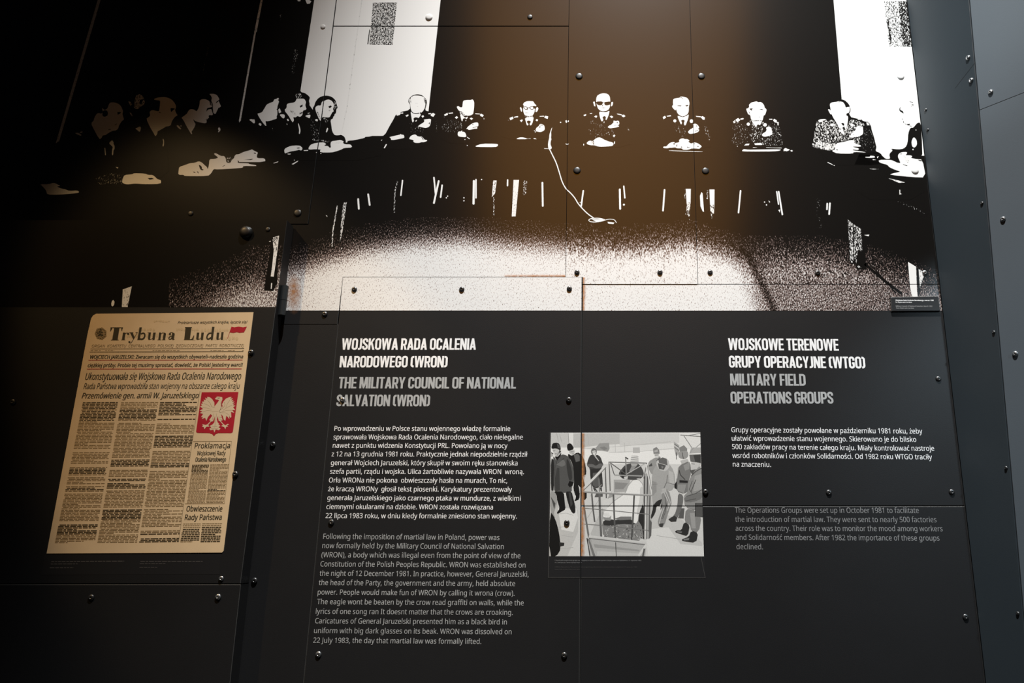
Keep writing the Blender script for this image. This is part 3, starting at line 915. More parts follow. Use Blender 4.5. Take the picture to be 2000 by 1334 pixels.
FIG.append(('dark-browed officer behind a paper stack, second from the right curtain', [(Y1, '''
k: 230,600 560,500 505,400 560,250 740,180 900,270 955,380 890,520 1170,570 1230,720 1300,1100 1290,1280 420,1280 200,1170 200,800
s12: 240,600 300,640 480,640 620,720 640,1000 480,1100 200,1120 230,900 220,720
s26: 560,600 620,600 720,770 860,620 960,640 900,760 860,880 700,1080 600,1000 640,800
s18: 940,700 1180,620 1220,740 1260,900 1290,1100 1270,1160 860,1120 700,1080 840,960 1000,950
w: 570,270 620,220 700,200 740,195 770,215 820,205 870,240 900,290 905,330 945,360 940,410 910,490 885,490 880,520 865,590 850,610 805,705 770,680 740,700 725,760 690,700 620,600 600,480 560,475 530,410 512,350 560,340 580,300
k: 582,350 630,342 670,360 625,364 650,402 605,378
k: 785,360 850,355 882,382 850,374
k: 565,400 580,420 600,470 575,440
s75: 690,525 820,520 820,532 690,535
s45: 610,560 660,600 860,595 850,610 640,615
w: 290,580 345,548 390,590 330,640 300,610
w: 390,560 450,548 465,565 440,580 395,585
w: 1000,565 1070,565 1070,585 1005,582
w: 1085,600 1105,563 1165,600 1155,650 1110,630
s68: 235,620 280,590 290,650 250,660
s68: 1165,630 1210,640 1200,700 1180,700
o35 w: 560,678
o37 w: 915,692
w: 930,755 985,725 1045,745 1060,820 1065,870 1075,890 1020,920 900,950 840,915 870,870 930,840 950,790
k: 905,880 925,885 915,900
w: 470,1130 510,1095 585,1090 570,1125
w: 685,1085 830,1075 860,1110 840,1120 700,1120
k: 400,1140 1280,1130 1290,1290 400,1290
w: 930,1170 1100,1178 1270,1175 1265,1190 1100,1185 940,1180
s60: 640,1165 740,1168 740,1176 640,1180
w: 425,1240 460,1205 560,1220 820,1215 1250,1210 1235,1240 1100,1255 700,1258 440,1255
w: 315,1140 335,1140 330,1160
w: 1305,1210 1350,1180 1380,1200 1440,1215 1420,1235 1370,1255 1330,1240 1310,1260
w: 1445,1240 1480,1225 1505,1245 1480,1262
s55: 1210,880 1240,890 1235,910 1200,905
''')]))
FIG.append(('officer in a mottled uniform with crossed arms, before the right white curtain', [(Y2, '''
k: 700,120 770,150 830,180 890,230 930,280 935,300 960,340 955,400 930,440 915,470 920,500 1030,530 1110,545 1190,550 1195,580 1260,605 1330,610 1380,700 1390,770 1440,920 1480,1090 1490,1130 1470,1210 1570,1250 1590,1300 1680,1310 1680,1500 300,1500 300,120
k: 770,140 850,172 915,235 950,300 870,312 848,262 800,200
s40: 260,610 300,590 420,560 560,560 640,600 780,800 870,760 940,560 1100,580 1230,640 1250,700 1200,900 960,950 830,1010 640,1030 650,1060 640,1180 580,1210 200,1140 165,1080 200,960 240,700
s60: 290,1005 450,1040 640,1040 640,1150 560,1190 330,1140 230,1110 250,1040
s10: 1230,640 1380,760 1460,1100 1440,1210 1180,1200 1150,1000 1200,900
s36: 1000,960 1200,920 1200,960 1140,1060 1040,1040
k: 920,500 940,560 890,720 870,760 860,700 905,580
w: 530,250 560,215 640,200 740,190 800,200 840,250 860,320 905,300 940,310 945,370 920,430 880,430 870,470 910,500 905,580 880,740 850,765 830,700 800,720 770,760 730,740 700,680 640,580 600,520 570,450 550,460 520,410 495,355 520,345 545,380 550,350
w: 700,770 760,770 800,730 840,850 820,880 780,840
k: 790,165 850,180 915,240 945,300 872,308 848,262 815,205
k: 765,640 800,630 830,650 825,690 800,685
k: 798,700 830,780 820,830 812,790
k: 880,440 900,450 905,490 870,475
s70: 640,205 720,185 760,195 700,215
w: 540,660 585,640 625,670 600,700 550,695
w: 948,650 990,640 1030,680 1000,705 955,680
w: 290,580 340,555 450,548 450,570 380,580 370,615 310,612
w: 1100,550 1180,545 1180,568 1110,565
s60: 1280,620 1330,625 1350,680 1300,680
w: 940,930 960,870 1050,790 1080,740 1020,740 1030,720 1090,720 1120,690 1170,685 1210,730 1220,800 1210,870 1120,910 1010,925
k: 1145,705 1170,710 1155,725
k: 1005,880 1035,870 1020,886
w: 650,1050 830,1020 920,990 1010,980 1050,1010 1030,1035 1090,1065 1170,1090 1165,1120 1030,1115 1000,1125 1130,1150 1120,1190 1000,1175 1010,1195 1180,1215 1300,1240 1020,1225 1010,1262 690,1260 580,1215 600,1190 640,1180
k: 660,1178 690,1170 697,1195 675,1192
w: 1080,1040 1125,1040 1120,1058
''')]))
FIG.append(('officer in profile cut off by the right edge of the mural', [(Y3, '''
k: -140,745 140,715 195,725 250,790 330,800 450,860 735,815 800,1334 -140,1334
k: 600,395 625,398 680,330 720,330 735,480 745,812 600,790 450,860 330,800 310,740 360,690 330,668 430,680 500,670 540,630 555,560 560,470 580,410
w: 452,120 560,62 650,62 665,320 610,392 480,340 448,200
w: 430,740 470,715 545,712 540,740 520,755 590,755 615,770 590,790 670,805 745,812 790,1045 610,1040 315,1010 360,990 440,975 455,965 400,950 310,910 290,880 180,850 175,815 320,815 350,820 410,850 460,860 440,810 425,780
w: 200,740 230,690 330,680 340,695 310,740 325,800 280,805 250,790
k: 455,735 480,735 465,748
k: 485,870 550,890 540,896 495,880
k: 680,812 735,822 735,838 710,832
s80: 500,760 600,800 560,860 520,830
w: 0,775 60,775 65,760 120,765 130,785 60,790 0,785
w: 150,775 175,768 160,795
w: 95,805 140,815 100,818
k: 443,150 462,118 452,165 490,178 502,212 488,208 446,180
k: 575,54 622,60 622,69 585,63
s62: 590,85 645,90 650,100 600,122
k: 530,350 585,345 572,370
s66: 470,260 500,290 505,330 530,350 570,370 540,362 490,335
s62: 600,390 570,372 600,365
w: 600,580 620,530 640,520 670,560 675,620 640,660 610,640
w: 655,420 668,425 658,435
o9 w: 622,680
s72: 300,1055 420,1080 520,1110 440,1115
w: 445,1205 455,1205 455,1250 475,1260 445,1268
s62: 50,930 180,935 100,939
''')]))
FIG.append(None)
CHAIRS = [(T2, '''
@printed_pen w: 135,1272 175,1258 170,1266 140,1275
@printed_pen w: 278,1280 330,1252 325,1262 290,1284
'''), (T6, '''
l14 w: 797,355 802,430
l14 w: 875,318 887,400
l11 w: 1143,210 1130,325
l12 w: 1388,187 1400,310
+ l14 w: 1425,215 1388,385
+ l12 w: 1452,247 1440,340
l17 w: 1700,215 1697,390
+ l11 w: 1716,203 1716,345
l11 w: 1963,205 1962,250
s62: 1850,210 1878,210 1865,310 1840,340
+ l9 s40: 1855,340 1855,480
l10 s38: 1105,215 1085,290 1078,460
l9 s55: 635,405 600,600 592,725
s50: 680,385 708,378 672,620 655,690 662,560
w: 545,480 556,485 555,495
o5 w: 1485,345
o5 w: 1495,332
o5 w: 1622,345
o5 w: 1622,368
o5 w: 1760,203
'''), (T7, '''
s82: 12,205 55,205 28,490 -2,490
s32: 90,210 118,210 110,310 85,330
l14 w: 237,228 240,408
l12 w: 556,290 540,410
+ w: 525,380 545,372 545,385
l15 w: 841,280 844,430
l11 w: 872,255 880,345
o8 w: 873,398
l13 w: 1190,283 1178,445
w: 1355,275 1395,275 1393,380 1362,380
+ s66: 1362,380 1393,380 1388,440 1362,440
+ s34: 1362,440 1388,440 1385,520 1352,470
+ s30: 1342,280 1352,280 1352,350 1345,350
w: 1478,300 1487,310 1498,455 1487,450 1470,410 1466,330
w: 1540,280 1580,280 1579,400 1545,400
+ s60: 1545,400 1579,400 1575,470 1548,450
+ s26: 1548,450 1575,470 1555,515
+ l10 s42: 1525,285 1522,355
l12 w: 1783,290 1767,460
o5 w: 1970,378
o5 w: 1985,400
'''), (T8, '''
l10 w: 68,297 82,395
+ l12 w: 83,297 112,475
+ w: 80,440 95,435 92,460
l12 w: 462,390 460,435
+ l13 w: 483,388 477,472
s12: 375,350 405,350 410,430 380,500
+ s12: 395,500 412,500 415,600 405,600
w: 4,365 18,378 10,382
w: 465,1270 520,1295
w: 750,635 790,632 785,645
l5 w: 465,68 520,94
l6 w: 692,108 750,121
+ l4 s60: 770,115 865,120
s10: 1000,370 1100,395 1250,470 1240,478 1080,410
k: 625,660 760,720 765,860 770,905 690,905 685,860 640,860
+ s42: 622,515 660,545 668,850 642,850 625,560
+ s38: 668,550 730,590 735,760 700,760 690,860 730,890 700,895 672,800
+ w: 690,745 705,748 695,758
l20 k: 755,860 900,985 1045,1095
+ l9 k: 780,845 930,1010 1000,1090
w: 1092,845 1155,882 1162,1070 1108,1040
+ w: 1108,1040 1162,1070 1168,1120 1125,1115
+ k: 1158,890 1175,900 1190,1050 1178,1110 1168,1110
+ s72: 1175,900 1225,930 1200,1000 1185,1050
''')]
CORD = [(T7, '''
l8 w: 292,-36 310,0 345,70 370,150 390,220 420,275 455,305 490,345 515,390 550,430 590,470 640,505
l6c w: 597,516 620,505 680,503 730,516 700,528 640,535 605,530
w: 620,512 700,510 720,520 660,532
w: 745,532 800,538 790,550 750,546
l5 w: 720,520 760,510 800,515 815,540
''')]

def carpet(name, parent, regions, x_from=None, x_to=None, lift=0.00023, door_part=False):
    """printed carpet: the share of white grain varies over the picture"""
    key = [(330, 560), (440, 520), (500, 487), (560, 492), (600, 482), (640, 470), (700, 452), (800, 436), (900, 430), (1000, 440), (1100, 446), (1200, 452), (1300, 446), (1350, 440), (1400, 456), (1450, 468), (1600, 470), (1700, 488), (1800, 525), (1850, 545)]
    def top(x):
        for (a, ya), (b, yb) in zip(key, key[1:]):
            if a <= x <= b: return ya + (yb - ya) * (x - a) / (b - a)
        return key[0][1] if x < key[0][0] else key[-1][1]
    sm = lambda t: (lambda c: c * c * (3 - 2 * c))(min(1, max(0, t)))
    def dens(x, y):
        t = (y - top(x)) / (78 if x < 1500 else 60)
        xr = 1400 + (y - 450) * .28
        hi = 0.90 + (0.43 - 0.90) * sm((x - xr) / 62)
        if x > 1560: hi = 0.43 - 0.07 * sm((x - 1560) / 200)
        if x < 545: hi = 0.30 + 0.30 * sm((y - 520) / 80) * sm((x - 340) / 160)
        elif x < 640: hi = 0.72 + 0.18 * (x - 545) / 95
        d = 0.10 + (hi - 0.10) * sm(t) if t > -.15 else 0
        if y > 485: d -= .25 * math.exp(-((x - (1457 + (y - 490) * .48)) / 7.0) ** 2)
        if t <= 0.12: d *= sm((t + .15) / .27)
        return max(0.0, d)
    M = Mesh()
    st = 6.0
    x = x_from
    while x < x_to:
        y = 424.0
        while y < 607.0:
            y2 = min(y + st, 606.6 if not door_part else 600.0)
            if y2 > y and max(dens(x, y), dens(x + st, y2), dens(x + st, y), dens(x, y2)) > 0.01:
                for yy, pieces in regions:
                    for conv in pieces:
                        c = clip([(x, y), (x + st, y), (x + st, y2), (x, y2)], conv)
                        if len(c) > 2 and abs(area2(c)) > .05:
                            M.face([on_wall(u, v, yy - lift) for u, v in c], 'carpet', [dens(u, v) for u, v in c])
            y += st
        x += st
    o = M.build(name, parent, attr='ink_density')
    return o

# ------------------------------------------------------------------ the small photograph (farm cage scene)
Q, P1, P2, P3, P4 = (1050, 830, 4.303), (1070, 840, 10.26), (1220, 840, 10.26), (1070, 960, 9.88), (1220, 960, 9.88)
PIC = [('backdrop', None, [(Q, '''
g68: 112,65 1367,63 1398,1105 98,1103
g74: 112,65 1367,63 1372,200 860,215 700,235 560,225 400,200 250,190 108,190
g80: 108,190 250,190 400,200 560,225 700,235 860,215 1372,200 1378,330 900,330 560,330 108,300
g58: 300,70 690,70 690,160 520,170 360,190 300,190
g66: 690,70 1190,70 1190,150 860,170 690,175
g62: 112,68 260,68 268,150 250,190 112,190
l3 g45: 160,70 175,140
l3 g45: 185,80 205,150
l4 g40: 258,70 262,150
l3 g50: 380,75 400,190
l3 g52: 420,75 430,170
l3 g55: 365,200 700,180 860,165 1120,140
l3 g50: 600,232 860,222 1160,196
l3 g50: 652,160 655,230
l3 g50: 730,150 732,225
g42: 490,190 520,155 600,150 605,200 590,225 540,215 490,215
g34: 520,190 560,180 590,200 560,212
g56: 800,190 858,188 860,235 802,236
g60: 108,480 160,470 170,560 300,640 340,720 340,900 250,1103 100,1103
g62: 960,680 1100,760 1220,800 1380,990 1390,1090 1100,1060 960,900
g72: 900,880 1100,860 1200,1000 1390,1020 1398,1100 930,1100
g74: 170,700 330,700 340,780 300,900 200,880
l3 g48: 170,750 240,740 300,760
l3 g50: 180,860 260,850
l3 g50: 200,930 300,940
l3 g52: 190,1040 300,1030
l4 g52: 1000,930 1200,960
l7 g30: 1200,85 1372,98
l5 g30: 1250,92 1372,70
l6 g34: 1230,92 1305,205
l5 g38: 1330,190 1372,155
g52: 1290,190 1372,190 1374,235 1275,240
l4 g40: 1310,190 1280,240
''')]),
('printed_man', 'man in a dark coat and black hat at the left edge', [(P1, '''
g6: 60,560 130,600 150,750 130,1000 110,1250 60,1200
g18: 100,520 150,560 170,620 270,490 330,490 420,530 470,640 520,780 525,1040 500,1100 480,1150 480,1240 350,1260 130,1260 115,1000 130,700
g10: 380,560 430,640 480,800 490,1000 430,1020 400,900 370,700
g26: 160,680 280,590 330,600 360,700 280,740 190,700
l7 g7: 170,620 180,680 330,560
l6 g8: 145,700 140,900 150,1100
g12: 180,760 230,760 240,1200 150,1240 140,1000
g3: 430,1020 510,1040 500,1110 440,1150 400,1100
g62: 85,375 170,370 240,400 250,450 210,510 170,525 140,515 110,440
g30: 95,412 150,408 150,420 110,425
g30: 140,470 180,465 175,480 140,482
g42: 210,430 245,440 210,505 170,522 190,470
g12: 230,395 268,420 240,480 225,440
g3: 140,530 200,530 270,450 265,500 180,620
g4: 95,260 200,250 245,300 262,390 240,402 170,365 80,375 70,350
g16: 180,270 230,300 250,370 200,360
g50: 60,460 90,470 110,520 60,540
g8: 60,430 120,480 80,480
'''), (P3, '''
g3: 95,0 310,0 325,200 345,345 260,390 190,435 170,410 230,330 190,200 150,60
g5: 340,0 460,0 490,120 525,260 535,400 500,430 460,400 420,320 370,150
g12: 400,20 440,20 480,240 440,300
''')]),
('printed_man', 'man in a tall black fur hat behind the first', [(P1, '''
g4: 410,470 480,520 590,440 680,490 740,620 780,880 715,915 700,930 740,1090 740,1150 660,1160 600,1090 630,1170 640,1334 560,1334 510,1180 525,1040 520,780 470,620 400,520
g22: 520,500 600,470 640,520 640,620 560,640
g12: 660,520 700,600 740,780 740,880 700,880 680,700
g60: 430,410 530,385 545,440 510,500 460,490 420,440
g35: 450,430 520,425 515,440 455,445
g40: 480,470 520,465 510,490
g3: 385,290 430,262 480,280 530,380 410,422 385,370
g55: 715,912 770,905 740,940 710,935
'''), (P3, '''
g3: 530,0 620,0 610,150 530,185 510,180 545,120
g3: 680,10 750,10 750,120 710,170 695,150
''')]),
('printed_woman', 'woman in a long dark coat and headscarf', [(P1, '''
g12: 860,500 900,490 940,520 990,490 1060,540 1090,640 1115,690 1080,740 1070,780 1090,900 1105,1120 1080,1150 1050,1140 960,1170 890,1140 850,950 840,760 785,720 790,640 830,530
g24: 790,680 900,680 960,720 1050,660 1110,690 1060,760 960,770 880,740 800,740
g8: 860,780 1060,780 1080,900 960,1000 860,950
g20: 900,860 1000,850 1060,1100 960,1150 900,1100
g10: 940,560 990,560 1000,680 960,700
g60: 930,520 960,520 1030,620 1010,620
g26: 870,390 910,360 960,370 985,420 970,490 930,510 880,480 865,440
g72: 890,420 950,405 966,450 940,505 905,490
g35: 900,438 955,430 955,440 905,448
g10: 900,1150 960,1170 1000,1230 950,1250
g10: 1040,1150 1080,1150 1085,1230 1060,1225
'''), (P3, '''
g20: 930,40 1060,40 1060,100 960,110 900,110
''')]),
('printed_man', 'man in a striped hat behind the cage', [(Q, '''
g15: 680,400 740,330 800,320 860,330 895,400 885,440 830,465 720,455 690,430
g8: 700,400 740,360 760,440 710,445
g50: 780,318 850,318 830,345 790,345
g70: 780,300 790,255 840,255 850,310
l5 g40: 785,275 848,268
l5 g40: 782,292 850,285
l5 g36: 780,308 850,303
g40: 790,345 830,345 790,400 770,390
g64: 725,435 760,430 755,455 730,455
g60: 830,450 860,445 850,465
''')]),
('printed_cage', 'wire transport cage with a pig standing on straw', [(Q, '''
g50: 640,460 780,460 750,560 640,568
g38: 650,480 760,490 720,540 650,540
g58: 435,940 480,830 605,580 620,650 545,800 545,940
g44: 605,580 625,560 640,640 545,800 540,740
g70: 540,640 640,600 700,640 560,780
g8: 850,760 880,660 895,700 890,960 840,860
g34: 540,800 660,790 790,790 870,820 895,970 700,985 550,950
g10: 545,800 660,795 790,790 830,840 700,830 560,860
l3 g8: 630,906 645,901
l4 g8: 556,942 565,935
l3 g8: 826,898 836,902
l3 g62: 680,842 687,849
l4 g12: 808,940 821,931
l4 g70: 682,938 702,934
l4 g12: 564,900 577,889
l3 g62: 718,887 733,881
l3 g62: 776,953 788,972
l3 g8: 868,950 886,954
l4 g70: 640,855 657,854
l4 g12: 665,848 669,856
l4 g8: 838,845 846,848
l4 g70: 841,960 863,960
l4 g62: 577,913 580,903
l4 g62: 752,859 758,840
l4 g8: 866,949 880,945
l4 g12: 775,853 780,871
l4 g8: 760,927 765,941
l4 g70: 651,881 666,897
l4 g12: 675,912 684,897
l4 g70: 668,952 679,955
l4 g62: 745,956 748,944
l4 g8: 746,879 758,874
l3 g62: 639,936 647,919
l4 g70: 716,920 726,912
l4 g60: 585,879 603,870
l4 g60: 578,931 589,919
l3 g62: 810,844 814,856
l3 g12: 664,941 670,926
l4 g62: 648,937 658,929
l3 g12: 690,890 694,899
l3 g70: 861,947 864,961
l4 g8: 797,942 810,949
l4 g70: 664,868 670,853
l3 g12: 818,845 825,862
l4 g60: 741,842 749,848
l3 g62: 769,904 790,899
l3 g62: 593,959 612,961
l3 g62: 624,855 629,863
l4 g70: 854,938 859,945
l3 g12: 800,870 815,875
l3 g70: 658,940 668,956
l4 g62: 568,899 573,882
l4 g62: 604,849 616,845
l3 g12: 639,961 648,959
l4 g70: 813,909 817,895
l4 g12: 756,893 770,887
l4 g8: 864,891 866,880
l4 g62: 575,892 595,888
l3 g8: 870,908 875,917
l3 g8: 812,921 825,931
l3 g8: 787,898 797,889
l3 g70: 585,947 590,941
l4 g70: 829,922 841,939
l3 g8: 564,934 582,934
l3 g70: 798,954 802,942
l4 g62: 631,862 644,851
l3 g12: 673,888 685,883
l3 g12: 716,959 734,954
l4 g60: 779,932 792,939
l4 g8: 763,949 768,942
l3 g60: 864,912 869,920
l4 g12: 744,878 757,866
l4 g70: 747,911 752,931
l3 g62: 640,938 651,926
l3 g12: 710,945 728,941
l3 g12: 742,950 750,953
l3 g70: 809,948 815,928
l4 g60: 866,944 874,937
g80: 800,465 850,462 890,500 888,640 870,700 845,760 835,830 800,820 790,790 690,795 635,800 600,770 555,790 550,750 590,690 640,640 740,570 760,510
l5 g46: 590,690 640,640 700,600 740,570 760,510 800,465
l5 g46: 850,462 890,500 888,640 870,700
g66: 860,520 888,520 888,640 870,700 845,760 830,740 860,620
g40: 552,775 600,780 620,760 612,805 562,800
g30: 640,790 700,770 790,770 790,795 690,800
g74: 555,740 600,740 610,770 560,770
g48: 885,420 930,400 965,590 955,950 905,960 890,700
l8 g12: 900,430 897,600 893,960
l8 g14: 925,430 915,800 912,960
l12 g70: 912,600 905,960
l10 g20: 945,590 938,900
l8 g65: 955,590 950,880
g22: 940,780 960,820 955,930 935,960
l7 g20: 612,318 645,420
l8 g22: 600,312 605,400 610,555
l9 g30: 596,312 918,321
l10 g44: 645,421 880,429
l7 g24: 918,320 892,450
l7 g20: 612,318 745,415
l7 g56: 745,415 905,322
l10 g36: 740,270 745,415
l9 g10: 738,270 762,287
l9 g18: 568,350 578,615
l8 g20: 450,470 458,560
l9 g30: 515,450 520,560
l4 g55: 440,600 540,500
l4 g50: 420,780 520,620
l18 g70: 368,552 480,440 570,345
l5 g25: 375,560 490,450 575,355
l20 g72: 915,330 940,450 967,588
l5 g28: 922,340 955,520 975,600
l15 g26: 372,560 398,740 430,945
l13 g22: 455,575 465,700 480,815
l18 g24: 520,575 525,760 535,945
l14 g20: 637,580 645,780 655,980
l14 g18: 812,590 802,780 788,990
l6 g30: 375,697 640,722 945,752
l6 g30: 395,833 640,852 935,888
l15 g40: 365,560 640,576 960,592
l5 g62: 370,555 640,571 960,587
g54: 430,940 915,990 905,1103 440,1103
g44: 470,1000 700,1030 860,1050 850,1062 480,1030
g60: 500,1060 860,1080 850,1103 500,1103
l18 g66: 430,935 915,990
l5 g15: 430,953 915,1008
l24 g30: 432,955 458,1040 478,1103
l6 g55: 440,960 490,1103
l8 g8: 415,950 440,1100
l20 g70: 915,1005 850,1100
l14 g20: 897,1040 885,1103
l6 g12: 656,985 661,1103
''')]),
('printed_man', 'bareheaded young man looking at the camera', [(Q, '''
g42: 930,310 985,275 1035,260 1030,310 1000,400 960,420 930,360
g16: 930,345 960,320 965,345 940,350
l5 g12: 1000,300 1030,275
g68: 980,240 1022,240 1015,275 990,275
g40: 985,250 1015,248 1015,256 985,258
g34: 970,200 1000,185 1022,210 1026,242 975,243
g52: 980,215 1010,205 1010,225 982,230
''')]),
('printed_man', 'man in a hooded parka holding a bundle of rope', [(Q, '''
g8: 970,610 1050,610 1030,680 1000,680 990,740 955,795 950,770 970,700
g12: 1050,600 1070,600 1050,680 1030,720
g48: 960,400 1000,330 1080,290 1150,390 1160,500 1120,560 1060,530 1040,560 1050,620 1000,640 970,680 960,590
g40: 960,470 1000,480 1000,560 965,600
g56: 1100,380 1140,400 1150,490 1110,500
l5 g22: 1092,420 1085,480 1062,530
l5 g30: 1090,485 1150,500
l5 g34: 965,500 1010,495
g60: 990,310 1050,270 1100,290 1112,350 1080,390 1020,380
g18: 1010,320 1080,340 1060,378 1020,368
g24: 1015,290 1050,272 1085,285 1092,340 1020,318
g34: 1040,345 1060,352 1045,370
g38: 1040,560 1100,540 1130,650 1110,700 1060,860 1015,850 1010,800 1050,700
l5 g66: 1060,560 1095,640 1100,680
l5 g64: 1080,560 1115,650 1090,720
l4 g12: 1070,600 1080,680 1040,790
l4 g70: 1060,700 1040,760 1022,830
l4 g10: 1090,640 1070,740 1050,790
g12: 1020,830 1060,825 1050,858 1025,855
g54: 1040,540 1075,530 1085,565 1050,575
''')]),
('printed_man', 'person in a striped bobble hat and a soldier with a belt', [(Q, '''
g48: 1145,140 1190,170 1192,230 1165,270 1150,210
l5 g20: 1150,160 1185,185
l5 g22: 1148,185 1185,215
l5 g70: 1150,172 1188,200
l6 g12: 1165,230 1167,290
g34: 1190,190 1230,170 1258,200 1256,220 1195,225
g42: 1190,225 1260,215 1270,260 1240,290 1190,280 1180,245
l5 g14: 1215,230 1225,285
g56: 1200,300 1260,285 1272,310 1210,330
g30: 1170,400 1190,340 1280,300 1292,400 1270,470 1280,550 1230,580 1170,560 1165,480
g40: 1225,340 1280,310 1275,370 1240,385
l6 g8: 1190,380 1200,420 1240,460
l7 g60: 1180,360 1170,450
g6: 1192,463 1262,468 1262,488 1192,485
g40: 1180,500 1250,500 1230,575 1175,550
g5: 1150,500 1170,470 1170,540 1150,530
g26: 1180,570 1225,590 1222,660 1200,730 1180,770 1165,800 1110,800 1098,790 1150,760 1175,680
g10: 1150,762 1172,780 1165,810 1120,812 1100,795
g20: 1210,700 1235,700 1228,785 1180,782
''')]),
('printed_man', 'soldier in a padded jacket with a shoulder bag at the right edge', [(Q, '''
g38: 1290,430 1330,370 1376,340 1385,600 1387,660 1330,720 1240,690 1225,600 1265,560 1260,500
g28: 1230,610 1290,590 1380,560 1385,620 1300,650 1240,650
g46: 1320,430 1378,410 1382,540 1310,560
l6 g14: 1330,460 1290,560
l6 g16: 1250,600 1330,575 1380,545
l6 g18: 1240,640 1330,620
l5 g18: 1300,470 1275,540 1300,580
l7 g16: 1290,430 1330,390 1376,365
g20: 1280,380 1330,365 1300,420
g62: 1290,310 1372,318 1340,370 1290,380
l5 g28: 1292,325 1320,330
g24: 1275,250 1372,245 1373,322 1285,305
g12: 1310,255 1372,250 1372,318 1325,310
g34: 1245,700 1330,720 1378,770 1355,900 1290,890 1280,830 1235,820
g44: 1280,740 1320,740 1330,870 1295,870
g18: 1325,655 1388,655 1391,775 1322,770
l6 g5: 1328,655 1325,770
g8: 1230,815 1280,840 1262,935 1205,918 1152,900 1165,885 1210,885
g8: 1290,890 1350,905 1332,990 1215,975 1212,960 1270,940
g30: 1225,958 1275,950 1270,968 1230,970
g28: 1170,893 1215,895 1210,908 1175,902
''')]),
('printed_man', 'cropped figure in black trousers in the lower left corner', [(Q, '''
g3: 104,720 150,790 180,900 197,1040 160,1103 98,1103
g44: 107,540 160,580 166,650 150,700 135,740 150,790 105,720
g16: 110,600 150,660 140,710
g8: 180,985 225,990 222,1015 185,1022
''')])]

# ------------------------------------------------------------------ newspaper lettering traced by hand
N1, N2, EAG = (170, 610, 11.765), (330, 610, 11.765), (370, 755, 12.127)
MAST = [(N1, '''
news: 625,350 745,350 700,640 575,640
news: 540,345 825,345 823,360 538,360
news: 540,350 580,362 540,440 530,435
news: 785,355 825,350 800,432 790,425
news: 548,630 725,630 725,642 548,642
news: 825,465 885,465 860,635 800,635
news: 785,628 878,628 876,638 783,638
o27 news: 945,495
l10 news: 872,505 900,474 940,472
news: 985,465 1050,465 1092,580 1062,622
l10 news: 1155,468 1060,628 1010,708 972,700
news: 972,460 1065,460 1063,469 970,469
news: 1115,460 1165,460 1163,469 1113,469
o22 news: 972,680
news: 1205,345 1260,345 1210,635 1155,635
l36 news: 1238,500 1288,476 1324,492 1328,545 1303,600 1258,622 1212,612
news: 1415,465 1470,465 1448,600 1460,618 1440,635 1410,632 1400,600
news: 1520,465 1577,465 1550,635 1500,635
l9 news: 1440,628 1480,615 1520,580
news: 1390,462 1470,462 1470,470 1390,470
news: 1655,465 1705,465 1685,635 1635,635
news: 1760,485 1790,466 1815,490 1790,635 1735,635
l11 news: 1692,505 1735,470 1790,475
news: 1615,628 1700,628 1700,637 1615,637
news: 1715,628 1800,628 1800,637 1715,637
o27 news: 1905,500
'''), (N2, '''
o26 news: 22,500
l11 news: 8,482 50,460 95,470
news: 72,470 118,470 134,500 112,600 130,622 90,637 60,610
l22c news: 70,540 20,557 -8,592 6,620 45,615 66,590
''')]
MAST2 = [(N2, '''
news: 380,345 518,345 478,632 350,632
news: 340,624 545,624 545,635 340,635
news: 478,620 530,605 568,530 582,530 560,635 478,635
news: 368,340 530,340 530,351 368,351
news: 640,465 697,465 680,600 690,615 670,634 635,630 625,600
news: 745,465 802,465 780,635 730,635
l9 news: 665,628 705,612 745,580
news: 990,333 1047,333 1005,635 958,635
l32 news: 990,480 935,476 888,512 868,580 886,618 925,612 968,575
news: 1100,465 1157,465 1140,600 1148,615 1130,632 1098,630 1088,600
news: 1205,455 1257,455 1235,632 1188,632
l9 news: 1125,626 1165,610 1205,575
''')]
FLAG = [(N2, '''
red: 1435,330 1500,345 1600,328 1700,345 1790,328 1725,460 1620,470 1560,455 1480,472 1395,460
l9 red: 1440,330 1345,600
''')]
SHIELD = [(EAG, '''
red: 290,135 1160,128 1032,1050 1020,1085 985,1100 680,1100 620,1125 580,1175 540,1125 470,1100 200,1095 165,1085 158,1055
''')]
